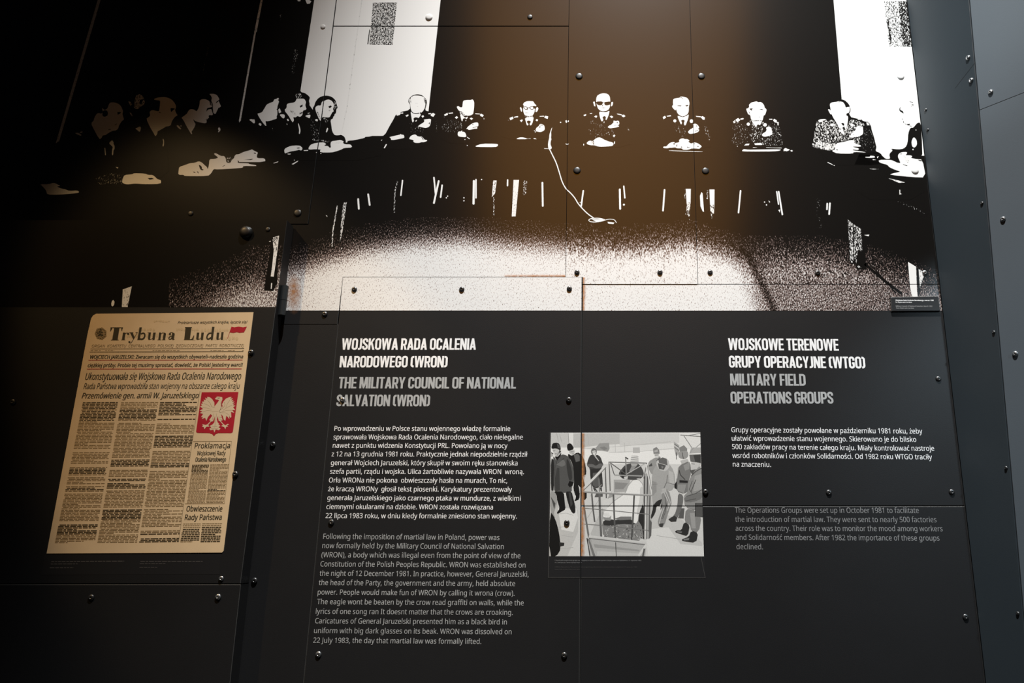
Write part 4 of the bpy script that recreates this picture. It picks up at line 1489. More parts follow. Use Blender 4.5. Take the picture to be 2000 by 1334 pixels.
EAGLE = [(EAG, '''
bone: 420,245 480,250 540,300 590,380 592,460 572,492 610,450 650,400 700,330 680,312 620,305 605,282 650,250 640,240 700,240 775,250 782,300 755,370 760,480 785,460 772,420 800,360 860,290 940,250 1000,245 965,290 1030,275 985,330 1045,320 1005,368 1072,352 1015,408 1078,400 1025,440 1090,455 1035,490 1085,560 1010,555 1062,622 985,600 992,725 965,740 940,680 945,772 905,720 872,690 850,815 812,780 790,700 745,650 765,720 785,800 738,810 810,890 850,920 910,880 935,900 885,928 922,960 872,950 850,1010 822,960 750,935 795,905 722,820 692,810 672,700 650,780 668,850 702,880 682,892 732,930 690,962 737,1000 690,1035 622,1012 590,1090 568,1020 500,1035 470,1000 520,972 478,930 542,902 590,850 600,780 602,700 560,820 512,830 445,910 472,950 402,952 350,1012 340,962 298,950 322,922 300,890 380,910 420,898 502,820 470,790 540,690 502,650 440,720 400,815 372,740 290,772 322,720 270,730 325,650 240,625 312,592 240,570 322,530 250,470 302,450 268,410 322,402 290,360 352,352 330,310 392,322 370,260 422,290
l7 newsgrey: 430,330 500,400 520,480 600,500
l6 newsgrey: 340,400 440,440 500,490
l6 newsgrey: 300,500 420,510 520,540
l6 newsgrey: 320,600 430,560 540,580
l7 newsgrey: 820,360 850,440 780,520 720,560
l6 newsgrey: 960,320 900,400 860,500
l6 newsgrey: 1010,440 900,490 800,560
l6 newsgrey: 1020,560 880,560 750,610
l6 newsgrey: 950,680 850,620 760,620
l8 news: 745,380 760,480 705,600 740,620
l7 news: 660,265 720,262 712,282 668,285
l6 newsgrey: 540,600 640,590 690,590
l6 newsgrey: 580,640 540,800
l6 newsgrey: 640,640 625,800 600,960
l6 newsgrey: 680,720 780,740
l6 newsgrey: 690,770 770,780
l6 newsgrey: 520,930 590,960 660,940
l6 newsgrey: 510,1000 590,1000 680,1000
red: 770,470 785,470 800,500 775,480
''')]

# ------------------------------------------------------------------ build: setting
M = Mesh()
M.face([(-4.6, 0.0065, 0), (0.90, 0.0065, 0), (0.90, 0.0065, 8.0), (-4.6, 0.0065, 8.0)], 'wall')
M.face([(-4.6, 0.12, 0), (-4.6, 0.12, 8.0), (0.90, 0.12, 8.0), (0.90, 0.12, 0)], 'wall')
M.face([(-4.6, 0.0065, 8.0), (0.90, 0.0065, 8.0), (0.90, 0.12, 8.0), (-4.6, 0.12, 8.0)], 'wall')
tag(M.build('wall_back', loc=(0, 0.0065, 0)), kind='structure')
M = Mesh()
M.face([(-4.6, -4.2, 0), (2.6, -4.2, 0), (2.6, 0.12, 0), (-4.6, 0.12, 0)], 'floor')
tag(M.build('floor', loc=(0, 0, 0)), kind='structure')
M = Mesh()
M.face([(-4.6, -4.2, 8.0), (-4.6, 0.12, 8.0), (2.6, 0.12, 8.0), (2.6, -4.2, 8.0)], 'wall')
tag(M.build('ceiling', loc=(0, 0, 8.0)), kind='structure')

# ------------------------------------------------------------------ build: panels
def reg(*keys):
    return [(PANELS[k][0], [pos(c) for c in PANELS[k][1]]) for k in keys]
INFO = {
    'A': 'dark panel with the row of heads in profile, above the newspaper door',
    'B': 'panel across the top of the mural, cutting the stippled patch on the white curtain',
    'C': 'mural panel with the broad officer before a white curtain and the microphone',
    'D': 'mural panel with the officer in dark sunglasses and the coiled cord',
    'E': 'mural panel with the mottled uniform and crossed arms, beside the angled blue-grey wall',
    'F': 'charcoal panel with the long white and grey text about WRON, standing slightly proud',
    'G': 'narrow plain charcoal panel strip between the newspaper door and the long text',
    'H': 'charcoal panel headed WOJSKOWE TERENOWE GRUPY OPERACYJNE with a short white paragraph',
    'I': 'charcoal panel with only a short dim grey paragraph that ends in declined',
}
PLATE = {}
for k, (y, pieces) in PANELS.items():
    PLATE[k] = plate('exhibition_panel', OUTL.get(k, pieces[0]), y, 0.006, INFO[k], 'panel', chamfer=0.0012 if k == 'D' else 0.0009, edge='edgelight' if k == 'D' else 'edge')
DINFO = {'N': 'thick dark hinged door leaf that carries the yellowed newspaper',
         'L': 'plain thick dark leaf directly below the newspaper door'}
for k, (y, pieces) in DOORS.items():
    PLATE[k] = plate('door_leaf', pieces[0], y, -0.0035, DINFO[k], 'door leaf')
NREG = [(DOORS['N'][0], [pos(c) for c in DOORS['N'][1]])]

# hinge on the right edge of the newspaper door
def cyl(Mm, c, r, z0, z1, key, n=16):
    a = [(c[0] + r * math.cos(2 * math.pi * i / n), c[1] + r * math.sin(2 * math.pi * i / n)) for i in range(n)]
    for i in range(n):
        j = (i + 1) % n
        Mm.face([(a[i][0], a[i][1], z0), (a[j][0], a[j][1], z0), (a[j][0], a[j][1], z1), (a[i][0], a[i][1], z1)], key)
    Mm.face([(x, y, z1) for x, y in a], key); Mm.face([(x, y, z0) for x, y in a[::-1]], key)
hp = on_wall(551, 585, -0.022)
zt, zm, zb = on_wall(554, 559, -0.022).z, on_wall(551, 587, -0.022).z, on_wall(546, 616, -0.022).z
hinge = bpy.data.objects.new('hinge', None); COL.objects.link(hinge); hinge.location = (hp.x, hp.y, zb)
hinge.empty_display_size = .02
tag(hinge, 'dark barrel hinge on the edge of the newspaper door', 'hinge')
hx = hp.x + 0.0035
for nm, a, b in (('knuckle', zm + .0006, zt), ('knuckle', zb, zm - .0006)):
    M = Mesh(); cyl(M, (hx, hp.y), 0.0088, a, b, 'hinge'); M.build(nm, hinge)
M = Mesh(); cyl(M, (hx, hp.y), 0.0045, zb - .002, zt + .002, 'hinge'); M.build('pin', hinge)
M = Mesh()
x0 = hx - 0.007
M.face([(x0, hp.y - .006, zb), (x0, 0, zb), (x0, 0, zt), (x0, hp.y - .006, zt)], 'hinge')
M.face([(x0 + .0025, hp.y - .006, zt), (x0 + .0025, 0, zt), (x0 + .0025, 0, zb), (x0 + .0025, hp.y - .006, zb)], 'hinge')
M.face([(x0, hp.y - .006, zb), (x0, hp.y - .006, zt), (x0 + .0025, hp.y - .006, zt), (x0 + .0025, hp.y - .006, zb)], 'hinge')
M.build('hinge_leaf', hinge)

# ------------------------------------------------------------------ build: mural
UP = [('A', 1e9), ('B', 1e9), ('C', 606.4), ('D', 1e9), ('E', 1e9), ('F', 606.4), ('H', 606.8)]
def cut_below(pieces, lim):
    box = pos([(-3000, -3000), (4000, -3000), (4000, lim), (-3000, lim)])
    return [c for c in (clip(pos(p), box) for p in pieces) if len(c) > 2]
MREG = [(PANELS[k][0], cut_below(PANELS[k][1], lim)) for k, lim in UP]
mural = bpy.data.objects.new('mural', None); COL.objects.link(mural)
mural.location = on_wall(1185, 606, 0); mural.empty_display_size = .05
tag(mural, 'large black and white mural of uniformed officers seated around a long table', 'mural')
A = Art()
for y, pieces in MREG:
    pass
base = Art(); base.add([(-420, TOP - 5), (2100, TOP - 5), (2100, 640), (-420, 640)], 'k')
base.build('printed_ground', mural, MREG, lift0=0.00018)
carpet('printed_carpet', mural, [r for r in MREG], 500, 1850, lift=0.00023)
c = parse(CURTAIN_L, off=T2, do_smooth=False); c.build('printed_curtain', mural, MREG, lift0=0.00024)
c = parse(CURTAIN_R, off=T4, do_smooth=False); c.build('printed_curtain', mural, MREG, lift0=0.00024)
for t, s in RODS:
    for line in s.strip().splitlines():
        parse(line, None, t, False).build('printed_curtain_edge', mural, MREG, lift0=0.00024)
parts = []
for t, s in CHAIRS:
    for line in s.strip().splitlines():
        if line.startswith('+'): parts[-1][1].append((t, line[1:]))
        elif line.startswith('@'): parts.append((line.split()[0][1:], [(t, line.split(' ', 1)[1])]))
        else: parts.append(('printed_speck' if line[0] == 'o' else 'printed_chair_leg' if line[0] == 'l' and ' w' in line else 'printed_table_leg', [(t, line)]))
for nm, ls in parts:
    A = Art()
    for t, line in ls: parse(line, A, t, False)
    A.build(nm, mural, MREG, lift0=0.0003)
A = Art()
for t, s in CORD: parse(s, A, t, False)
A.build('printed_cord', mural, MREG, lift0=0.0007)
six = ('k: 690,550', 'w: 940,205', 's38: 885', 'k: 955,335', 's45: 945', 's70: 780', 'w: 600,490', 'w: 725,570', 'w: 720,650', 'w: 925,650',
       'w: 680,1100', 'k: 895,1078', 'w: 740,1180', 'w: 1025,1120')
base_lift = 0.00032
for f in FIG:
    if f is None: continue
    label, tiles = f
    if label.startswith('two officers'):
        lines = tiles[0][1].strip().splitlines()
        a = [l for l in lines if l.startswith(six)]
        b = [l for l in lines if not l.startswith(six)]
        todo = [('officer facing right with a white face, before the left white curtain', [(Z4, '\n'.join(b))], 0.00034),
                ('officer looking down, with wavy hair, at the edge of the left white curtain', [(Z4, '\n'.join(a))], 0.0005)]
    else:
        todo = [(label, tiles, 0.00028 if label.startswith('dim') else 0.0005 if label.startswith('officer in profile third') else 0.0004 if label.startswith('bald') else base_lift)]
    for lb, tl, lf in todo:
        A = Art()
        for t, s in tl: parse(s, A, t, True)
        A.stack()
        A.build('printed_officer', mural, MREG, lift0=lf, step=0.000007, label=lb)
# part of the mural that continues on the newspaper door
DREG = [(DOOR_Y, cut_below(DOORS['N'][1], 599.6))]
base = Art(); base.add([(-420, 380), (700, 380), (700, 640), (-420, 640)], 'k')
base.build('printed_mural_piece', PLATE['N'], DREG, lift0=0.00025)
carpet('printed_carpet', PLATE['N'], DREG, 330, 562, lift=0.00045, door_part=True)
A = parse('''
k: 128,640 62,1068 135,1072 165,1010 182,640
s62: 128,655 180,640 162,800 140,770
w: 100,685 115,680 112,690
s85: 140,740 165,760 150,880 138,960 115,958 128,860
s85: 118,1010 127,1010 122,1055 115,1055
''', off=T6, do_smooth=False)
A.build('printed_furniture', PLATE['N'], DREG, lift0=0.0006)
A = Art()
parse('''
s74: 958,1060 1028,1035 995,1200 950,1200
s85: 868,1170 874,1148 885,1142 893,1155 890,1178 880,1192 870,1188
''', A, T5, False)
A.build('printed_furniture', PLATE['N'], DREG, lift0=0.0006)

# ------------------------------------------------------------------ build: headings and paragraphs
def block(name, parent, key, lines, regs, kind, label=None):
    A = Art()
    for ln in lines:
        if kind == 'head': headline(A, key, *ln)
        else: put_text(A, key, *ln, thick=0.12 if key == 'textwhite' else 0.0)
    A.build(name, parent, regs, lift0=0.0004, label=label)
def px(ox, oy, sc, rows, cap):
    return [(t, ox + a / sc, ox + b / sc, oy + y0 / sc, oy + y1 / sc, cap) for t, a, b, y0, y1 in rows]
TL = (600, 630, 4.348)
block('heading', PLATE['F'], 'textwhite', px(*TL, [
    ('WOJSKOWA RADA OCALENIA', 290, 1432, 231, 231), ('NARODOWEGO (WRON)', 273, 1190, 380, 380)], 22.2), reg('F'), 'head', 'white Polish heading')
block('heading', PLATE['F'], 'textgrey', px(*TL, [
    ('THE MILITARY COUNCIL OF NATIONAL', 263, 1772, 559, 561), ('SALVATION (WRON)', 245, 1040, 710, 711)], 22.4), reg('F'), 'head', 'grey English heading')
block('paragraph', PLATE['F'], 'textwhite', px(600, 820, 4.348, [
    ('Po wprowadzeniu w Polsce stanu wojennego władzę formalnie', 230, 1723, 93, 95),
    ('sprawowała Wojskowa Rada Ocalenia Narodowego, ciało nielegalne', 222, 1830, 166, 167),
    ('nawet z punktu widzenia Konstytucji PRL. Powołano ją w nocy', 216, 1700, 237, 240),
    ('z 12 na 13 grudnia 1981 roku. Praktycznie jednak niepodzielnie rządził', 206, 1870, 310, 313),
    ('generał Wojciech Jaruzelski, który skupił w swoim ręku stanowiska', 200, 1785, 384, 387),
    ('szefa partii, rządu i wojska. Ulica żartobliwie nazywała WRON  wroną.', 193, 1840, 458, 461),
    ('Orła WRONa nie pokona  obwieszczały hasła na murach, To nic,', 183, 1698, 532, 536),
    ('że kraczą WRONy  głosił tekst piosenki. Karykatury prezentowały', 177, 1738, 606, 611),
    ('generała Jaruzelskiego jako czarnego ptaka w mundurze, z wielkimi', 170, 1812, 682, 687),
    ('ciemnymi okularami na dziobie. WRON została rozwiązana', 162, 1577, 757, 762),
    ('22 lipca 1983 roku, w dniu kiedy formalnie zniesiono stan wojenny.', 155, 1780, 834, 838)], 9.5), reg('F'), 'text', 'white Polish paragraph')
block('paragraph', PLATE['F'], 'textgrey', px(600, 1030, 4.348, [
    ('Following the imposition of martial law in Poland, power was', 135, 1632, 98, 108),
    ('now formally held by the Military Council of National Salvation', 127, 1668, 176, 185),
    ('(WRON), a body which was illegal even from the point of view of the', 120, 1810, 254, 263),
    ('Constitution of the Polish Peoples Republic. WRON was established on', 111, 1853, 332, 342),
    ('the night of 12 December 1981. In practice, however, General Jaruzelski,', 104, 1880, 411, 420),
    ('the head of the Party, the government and the army, held absolute', 97, 1765, 490, 499),
    ('power. People would make fun of WRON by calling it wrona (crow).', 88, 1760, 571, 581),
    ('The eagle wont be beaten by the crow read graffiti on walls, while the', 82, 1838, 652, 663),
    ('lyrics of one song ran It doesnt matter that the crows are croaking.', 72, 1745, 734, 744),
    ('Caricatures of General Jaruzelski presented him as a black bird in', 66, 1695, 815, 825),
    ('uniform with big dark glasses on its beak. WRON was dissolved on', 57, 1735, 898, 908),
    ('22 July 1983, the day that martial law was formally lifted.', 50, 1478, 980, 990)], 10.2), reg('F'), 'text', 'grey English paragraph')
TR = (1400, 630, 2.9)
block('heading', PLATE['H'], 'textwhite', px(*TR, [
    ('WOJSKOWE TERENOWE', 66, 692, 155, 159), ('GRUPY OPERACYJNE (WTGO)', 70, 843, 254, 260)], 22.8), reg('H'), 'head', 'white Polish heading')
block('heading', PLATE['H'], 'textgrey', px(*TR, [
    ('MILITARY FIELD', 77, 505, 356, 358), ('OPERATIONS GROUPS', 79, 662, 458, 459)], 23.0), reg('H'), 'head', 'grey English heading')
block('paragraph', PLATE['H'], 'textwhite', px(*TR, [
    ('Grupy operacyjne zostały powołane w październiku 1981 roku, żeby', 83, 1165, 621, 629),
    ('ułatwić wprowadzenie stanu wojennego. Skierowano je do blisko', 85, 1130, 669, 676),
    ('500 zakładów pracy na terenie całego kraju. Miały kontrolować nastroje', 87, 1232, 717, 727),
    ('wsród robotników i członków Solidarności. Od 1982 roku WTGO traciły', 88, 1220, 767, 775),
    ('na znaczeniu.', 91, 307, 816, 818)], 9.8), reg('H'), 'text', 'white Polish paragraph')
block('paragraph', PLATE['I'], 'textdim', px(*TR, [
    ('The Operations Groups were set up in October 1981 to facilitate', 103, 1145, 1077, 1079),
    ('the introduction of martial law. They were sent to nearly 500 factories', 105, 1245, 1129, 1131),
    ('across the country. Their role was to monitor the mood among workers', 107, 1280, 1180, 1182),
    ('and Solidarność members. After 1982 the importance of these groups', 109, 1262, 1231, 1235),
    ('declined.', 112, 262, 1284, 1285)], 10.4), reg('I'), 'text', 'dim grey English paragraph')

# ------------------------------------------------------------------ build: small photograph
PREG = reg('F', 'H', 'I')
photo = bpy.data.objects.new('photograph', None); COL.objects.link(photo)
photo.location = on_wall(1224, 1128, 0); photo.empty_display_size = .03
tag(photo, 'small grey photograph of men around a caged pig, pasted across three panels', 'photograph')
fr = [(1071.2, 842), (1369, 841.5), (1378, 1129.5), (1070.5, 1128.8)]
A = Art(); A.add([(1071.4, 844), (1368.4, 843.5), (1377, 1128.6), (1071.2, 1128)], 'capblack'); A.build('caption_field', photo, PREG, lift0=0.00025)
A = Art()
for q in stroke([(1369, 1087), (1377.4, 1128.6), (1071, 1128), (1074.5, 845)], 0.9): A.add(q, 'edge')
A.build('border_line', photo, PREG, lift0=0.00045)
frame = pos([(1076, 845.2), (1367.7, 844.7), (1374.9, 1086.8), (1072.8, 1086.3)])
laid = []
lift = 0.0004
for i, (nm, lb, tl) in enumerate(PIC):
    A = Art()
    for t, s in tl: parse(s, A, t, nm not in ('backdrop',))
    laid = A.stack(laid)
    B = Art()
    for poly, key, ly in A.items:
        for t in (tris(poly) if len(poly) > 3 else [pos(poly)]):
            cc = clip(t, frame)
            if len(cc) > 2: B.items.append((cc, key, ly))
    B.build('printed_' + nm if nm == 'backdrop' else nm, photo, PREG, lift0=0.0003, step=0.00001, label=lb)
A = Art()
CAPT = [('faintw', 'Członkowie wojskowej grupy operacyjnej w czasie kontroli punktu skupu żywca w Zgłobieniu, 21 stycznia 1982', 85, 1142, 96, 97, 1.9),
        ('faintw', 'fot. Andrzej Łuka / Polska Agencja Prasowa', 85, 412, 122, 122, 1.6),
        ('faint', 'Military Operations Group members inspecting a livestock purchase centre in Zgłobień, 21 January 1982', 85, 1090, 177, 178, 1.9),
        ('faint', 'Photo: Andrzej Łuka, Polish Press Agency', 85, 405, 205, 206, 1.6)]
for key, t, a, b, y0, y1, cap in CAPT:
    put_text(A, 'textdim' if key == 'faintw' else 'faint', t, 1070 + a / 6.25, 1070 + b / 6.25, 1080 + y0 / 6.25, 1080 + y1 / 6.25, cap)
A.build('caption_lettering', photo, PREG, lift0=0.0006)

# ------------------------------------------------------------------ build: caption plate at the mural's corner
def box_px(name, quad, y, back, key, parent=None, label=None, cat=None, rim=None):
    o = plate(name, quad, y, back, label, cat, key, chamfer=0.0012)
    return o
cap = plate('caption_plate', [(1739.5, 580), (1832.5, 578.2), (1837, 607.4), (1741.5, 607.9)], -0.006, 0.0, 'small black caption plate on the mural carpet, beside the angled wall', 'caption plate', 'capblack', chamfer=0.0014)
creg = [(-0.006, [pos([(1735, 570), (1845, 570), (1845, 612), (1735, 612)])])]
A = Art()
cz = lambda x, y: (1730 + x / 16.667, 570 + y / 16.667)
for key, t, a, b, y0, c_ in (('textwhite', 'Wojskowa Rada Ocalenia Narodowego, marzec 1982', 318, 1560, 295, 2.6), ('textwhite', 'fot. Wojtek Łaski / East News', 320, 850, 352, 2.1),
                        ('textdim', 'Military Council of National Salvation, March 1982', 330, 1515, 485, 2.5), ('textdim', 'Photo: Wojtek Łaski / East News', 335, 915, 545, 2.1)):
    (xa, ya), (xb, yb) = cz(a, y0), cz(b, y0 + 4)
    put_text(A, key, t, xa, xb, ya, yb, c_, thick=.3)
A.build('caption_lettering', cap, creg, lift0=0.0003)

# ------------------------------------------------------------------ build: newspaper
NY = DOOR_Y - 0.0012
def arc_corner(cx, cy, r, a0, a1): return [(cx + r * math.cos(math.radians(a0 + (a1 - a0) * i / 5)), cy + r * math.sin(math.radians(a0 + (a1 - a0) * i / 5))) for i in range(6)]
outline = [(495, 609.8), (436.5, 1076), (433.5, 1079.2), (91, 1081), (104, 1012), (171, 652), (178, 622), (182, 616), (188, 612.8)]
M = Mesh()
fw = [on_wall(u, v, NY) for u, v in outline]; bw = [Vector((p.x, DOOR_Y - 0.0001, p.z)) for p in fw]
for t in tris(outline):
    M.face([on_wall(u, v, NY) for u, v in t], 'paper')
for i in range(len(fw)):
    j = (i + 1) % len(fw)
    M.face([bw[i], bw[j], fw[j], fw[i]], 'paper')
news = M.build('newspaper', loc=(sum(p.x for p in fw) / len(fw), DOOR_Y, min(p.z for p in fw)))
tag(news, 'yellowed newspaper front page with a red eagle shield, mounted on the hinged door', 'newspaper')
SR = [(NY, [pos([(60, 590), (520, 590), (520, 1100), (60, 1100)])])]
def npart(name, tiles=None, art=None, sm=False, lift=0.0003, label=None):
    A = art or Art()
    for t, s in (tiles or []): parse(s, A, t, sm)
    if tiles: A.stack()
    return A.build(name, news, SR, lift0=lift, step=0.00001, label=label)
# show-through of the back page behind the masthead
R1 = (80, 600, 4.545)
rz = lambda x, y: (80 + x / 4.545, 600 + y / 4.545)
A = Art()
for x0_, x1_, y_, h_ in ((1000, 1130, 125, 22), (1200, 1390, 198, 30), (1420, 1680, 205, 34), (1330, 1760, 275, 40), (860, 1000, 198, 26), (760, 1180, 250, 44)):
    x = x0_
    while x < x1_:
        w_ = rnd.uniform(12, 26); hh = h_ * rnd.uniform(.6, 1)
        cxp, cyp = rz(x + w_ / 2, y_ + rnd.uniform(-4, 4))
        A.add(disc(cxp, cyp, w_ / 2 / 4.545, 10, hh / 2 / 4.545), 'ghost', 1 + int(x) % 3)
        x += w_ * rnd.uniform(1.0, 1.5)
npart('show_through', art=A, lift=0.0002)
npart('masthead_word', MAST, label='large black masthead word Trybuna')
npart('masthead_word', MAST2, label='large black masthead word Ludu')
npart('printed_flag', FLAG, label='small red flag')
A = Art()
for i in range(14):
    a = 2 * math.pi * i / 14
    A.add(disc(170 + (315 + 105 * math.cos(a)) / 11.765, 610 + (490 + 110 * math.sin(a)) / 11.765, 3.1 if i % 2 else 2.2), 'newsgrey')
A.add(disc(170 + 312 / 11.765, 610 + 490 / 11.765, 6.2), 'newsgrey')
for dx, dy, r in ((-20, -40, 2.2), (30, -30, 2.0), (-10, 20, 2.6), (35, 40, 2.0), (-45, 45, 1.8), (5, -85, 1.8), (-60, -10, 1.6)):
    A.add(disc(170 + (312 + dx) / 11.765, 610 + (490 + dy) / 11.765, r), 'news')
npart('printed_medal', art=A)
A = Art()
npart('shield', SHIELD, label='red shield')
npart('printed_eagle', EAGLE, lift=0.0005, label='pale eagle on the red shield')
# headlines: text, start, end, baseline left and right (tile pixels), capital height, lean, boldness
def nline(A, t, a, b, y0, y1, cap, lean=0.0, bold=0.0, key='news', tile=R1):
    put_text(A, key, t, tile[0] + a / tile[2], tile[0] + b / tile[2], tile[1] + y0 / tile[2], tile[1] + y1 / tile[2], cap, lean, min(.5, bold * 18) if bold > 0 else 0)
A = Art()
nline(A, 'Proletariusze wszystkich krajów, łączcie się!', 1212, 1825, 148, 142, 5.2, .30, .005)
nline(A, 'ORGAN  KOMITETU  CENTRALNEGO  POLSKIEJ  ZJEDNOCZONEJ  PARTII  ROBOTNICZEJ', 448, 1798, 357, 352, 5.6, .10, -.004, 'newsgrey')
npart('motto', art=A)
A = Art()
nline(A, 'WOJCIECH JARUZELSKI: Zwracam się do wszystkich obywateli–nadeszła godzina', 430, 1790, 458, 453, 7.0, .05, .035)
nline(A, 'ciężkiej próby. Probie tej musimy sprostać, dowieść, że Polski jesteśmy warci!', 412, 1785, 532, 526, 7.0, .05, .03)
nline(A, 'Ukonstytuowała się Wojskowa Rada Ocalenia Narodowego', 388, 1770, 645, 640, 13.6, .10, .022)
nline(A, 'Rada Państwa wprowadziła stan wojenny na obszarze całego kraju', 376, 1758, 727, 723, 11.4, .10, .008)
nline(A, 'Przemówienie gen. armii W. Jaruzelskiego', 360, 1393, 810, 807, 11.0, .14, .045)
npart('headline', art=A, label='bold black headlines')
R2 = (80, 850, 4.545)
A = Art()
nline(A, 'Proklamacja', 1362, 1675, 116, 114, 10.4, .03, .02, tile=R2)
nline(A, 'Wojskowej Rady', 1382, 1635, 178, 176, 8.2, .03, .02, tile=R2)
nline(A, 'Ocalenia Narodowego', 1368, 1638, 234, 233, 8.4, .03, .045, tile=R2)
nline(A, 'Obwieszczenie', 1288, 1605, 676, 676, 10.6, .03, .05, tile=R2)
nline(A, 'Rady Państwa', 1274, 1600, 752, 750, 10.6, .03, .05, tile=R2)
npart('headline', art=A, label='black headlines of the right column')
A = Art()
def rule(pts, w, key, tile=R1):
    for q in stroke([(tile[0] + x / tile[2], tile[1] + y / tile[2]) for x, y in pts], w): A.add(q, key)
rule([(440, 370), (1805, 366)], .8, 'news'); rule([(430, 398), (1797, 393)], .8, 'news')
rule([(422, 470), (1790, 468)], 1.1, 'red'); rule([(408, 549), (1781, 547)], 1.1, 'red')
rule([(1411, 745), (1345, 1182)], .7, 'newsgrey'); rule([(1345, 35), (1222, 945)], .7, 'newsgrey', R2)
rule([(1352, 56), (1692, 53), (1628, 606), (1280, 608)], .7, 'newsgrey', R2)
for a, b in ((440, 530), (570, 650), (990, 1230), (1505, 1620), (1660, 1720), (1785, 1800)):
    x = a
    while x < b:
        w_ = rnd.uniform(12, 34)
        rule([(x, 384), (min(b, x + w_), 383)], .7, 'newsgrey'); x += w_ + 8
npart('rules', art=A)
# columns of unreadably small print, drawn word by word
def column(A, tl, tr, bl, br, n, dark=(), gaps=(), short=()):
    for i in range(n):
        t = (i + .5) / n
        if any(a <= t < b for a, b in gaps): continue
        dk = any(a <= t < b for a, b in dark)
        L = (tl[0] + (bl[0] - tl[0]) * t, tl[1] + (bl[1] - tl[1]) * t); R = (tr[0] + (br[0] - tr[0]) * t, tr[1] + (br[1] - tr[1]) * t)
        h = (bl[1] - tl[1]) / n * (.52 if dk else .38)
        p = 0.03 if rnd.random() < .12 else 0.0
        end = rnd.uniform(.3, .8) if rnd.random() < .10 else 1.0
        while p < end - .03:
            w_ = min(rnd.uniform(.06, .20), end - p)
            x0, y0 = L[0] + (R[0] - L[0]) * p, L[1] + (R[1] - L[1]) * p
            x1, y1 = L[0] + (R[0] - L[0]) * (p + w_), L[1] + (R[1] - L[1]) * (p + w_)
            A.add([(x0, y0), (x1, y1), (x1, y1 + h), (x0, y0 + h)], 'news' if dk else 'newsgrey')
            p += w_ + .022
def q(tile, *pts): return [(tile[0] + x / tile[2], tile[1] + y / tile[2]) for x, y in pts]
for (a, b), (c_, d), n, dk, gp in (
    (((372, 838), (683, 836)), ((122, 957), (478, 955)), 96, ((.0, .055), (.06, .14), (.465, .51), (.60, .63), (.865, .935)), ((.10, .108), (.335, .35), (.44, .46), (.52, .53), (.58, .595), (.64, .65), (.845, .86))),
    (((712, 838), (1042, 836)), ((500, 955), (852, 952)), 96, ((.05, .13), (.41, .455), (.545, .56), (.575, .61), (.765, .83)), ((.135, .15), (.40, .41), (.46, .48), (.53, .54), (.56, .57), (.61, .625), (.755, .762))),
    (((1058, 836), (1390, 834)), ((870, 950), (1222, 945)), 92, ((.0, .10), (.12, .13), (.235, .325), (.44, .47), (.93, .95), (.965, 1.0)), ((.10, .12), (.13, .15), (.225, .235), (.33, .345), (.43, .44), (.47, .49), (.75, .76), (.895, .915), (.95, .962)))):
    A = Art()
    (tl, tr), (bl, br) = q(R1, a, b), q(R2, c_, d)
    column(A, tl, tr, bl, br, n, dk, gp)
    npart('text_column', art=A)
for pts, n, dk in (([(1343, 256), (1492, 255), (1455, 600), (1296, 602)], 30, ((0, .22),)), ([(1503, 254), (1668, 252), (1622, 598), (1464, 600)], 30, ((.62, .70),)),
                   ([(1264, 776), (1418, 775), (1402, 948), (1236, 950)], 11, ((0, .0), (.3, .9))), ([(1432, 774), (1608, 773), (1588, 946), (1416, 948)], 11, ((.2, 1),))):
    A = Art(); p = q(R2, *pts)
    column(A, p[0], p[1], p[3], p[2], n, dk)
    npart('text_column', art=A)
# caption field below the newspaper
A = Art(); A.add([(88, 1082), (430.5, 1081), (429, 1121.5), (80, 1123)], 'capblack')
A.build('caption_field', PLATE['N'], NREG, lift0=0.0002)
A = Art()
R0 = (0, 1000, 3.994)
def dash(x0, x1, y, y1, hgt, key):
    x = x0
    while x < x1:
        w_ = rnd.uniform(14, 40)
        e = min(x1, x + w_)
        yy = y + (y1 - y) * (x - x0) / (x1 - x0)
        A.add(q(R0, (x, yy), (e, yy), (e, yy + hgt), (x, yy + hgt)), key); x = e + 6
dash(400, 968, 385, 380, 7, 'faint'); dash(396, 605, 403, 402, 6, 'faint'); dash(388, 575, 432, 431, 6, 'faint')
A.build('caption_lettering', PLATE['N'], NREG, lift0=0.0004)
A = Art()
dash(1095, 1580, 383, 383, 6, 'faint'); dash(1090, 1290, 402, 401, 5, 'faint'); dash(1088, 1230, 429, 429, 5, 'faint')
A.build('caption_lettering', PLATE['N'], NREG, lift0=0.0004)

# ------------------------------------------------------------------ build: rust stains at the plate edges
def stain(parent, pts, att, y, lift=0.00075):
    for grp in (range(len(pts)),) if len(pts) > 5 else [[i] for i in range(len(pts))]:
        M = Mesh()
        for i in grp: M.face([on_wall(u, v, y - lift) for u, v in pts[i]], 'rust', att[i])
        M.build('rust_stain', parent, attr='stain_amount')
x1 = lambda v: xline(1138.7, 556, 1136, 987)(v)
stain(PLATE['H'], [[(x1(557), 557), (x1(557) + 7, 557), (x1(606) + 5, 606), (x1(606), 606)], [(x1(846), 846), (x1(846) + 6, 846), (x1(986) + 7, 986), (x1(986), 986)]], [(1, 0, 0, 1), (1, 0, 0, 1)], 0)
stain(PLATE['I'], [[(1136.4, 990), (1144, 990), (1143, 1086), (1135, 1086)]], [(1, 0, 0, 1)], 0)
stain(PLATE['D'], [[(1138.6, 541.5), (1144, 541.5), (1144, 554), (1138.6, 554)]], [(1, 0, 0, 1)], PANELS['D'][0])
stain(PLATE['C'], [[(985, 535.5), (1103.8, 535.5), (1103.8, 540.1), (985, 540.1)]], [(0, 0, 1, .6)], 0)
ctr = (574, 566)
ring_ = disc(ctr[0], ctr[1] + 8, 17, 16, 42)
stain(PLATE['C'], [[ctr, ring_[i], ring_[(i + 1) % 16]] for i in range(16)], [(.75, 0, 0)] * 16, 0)

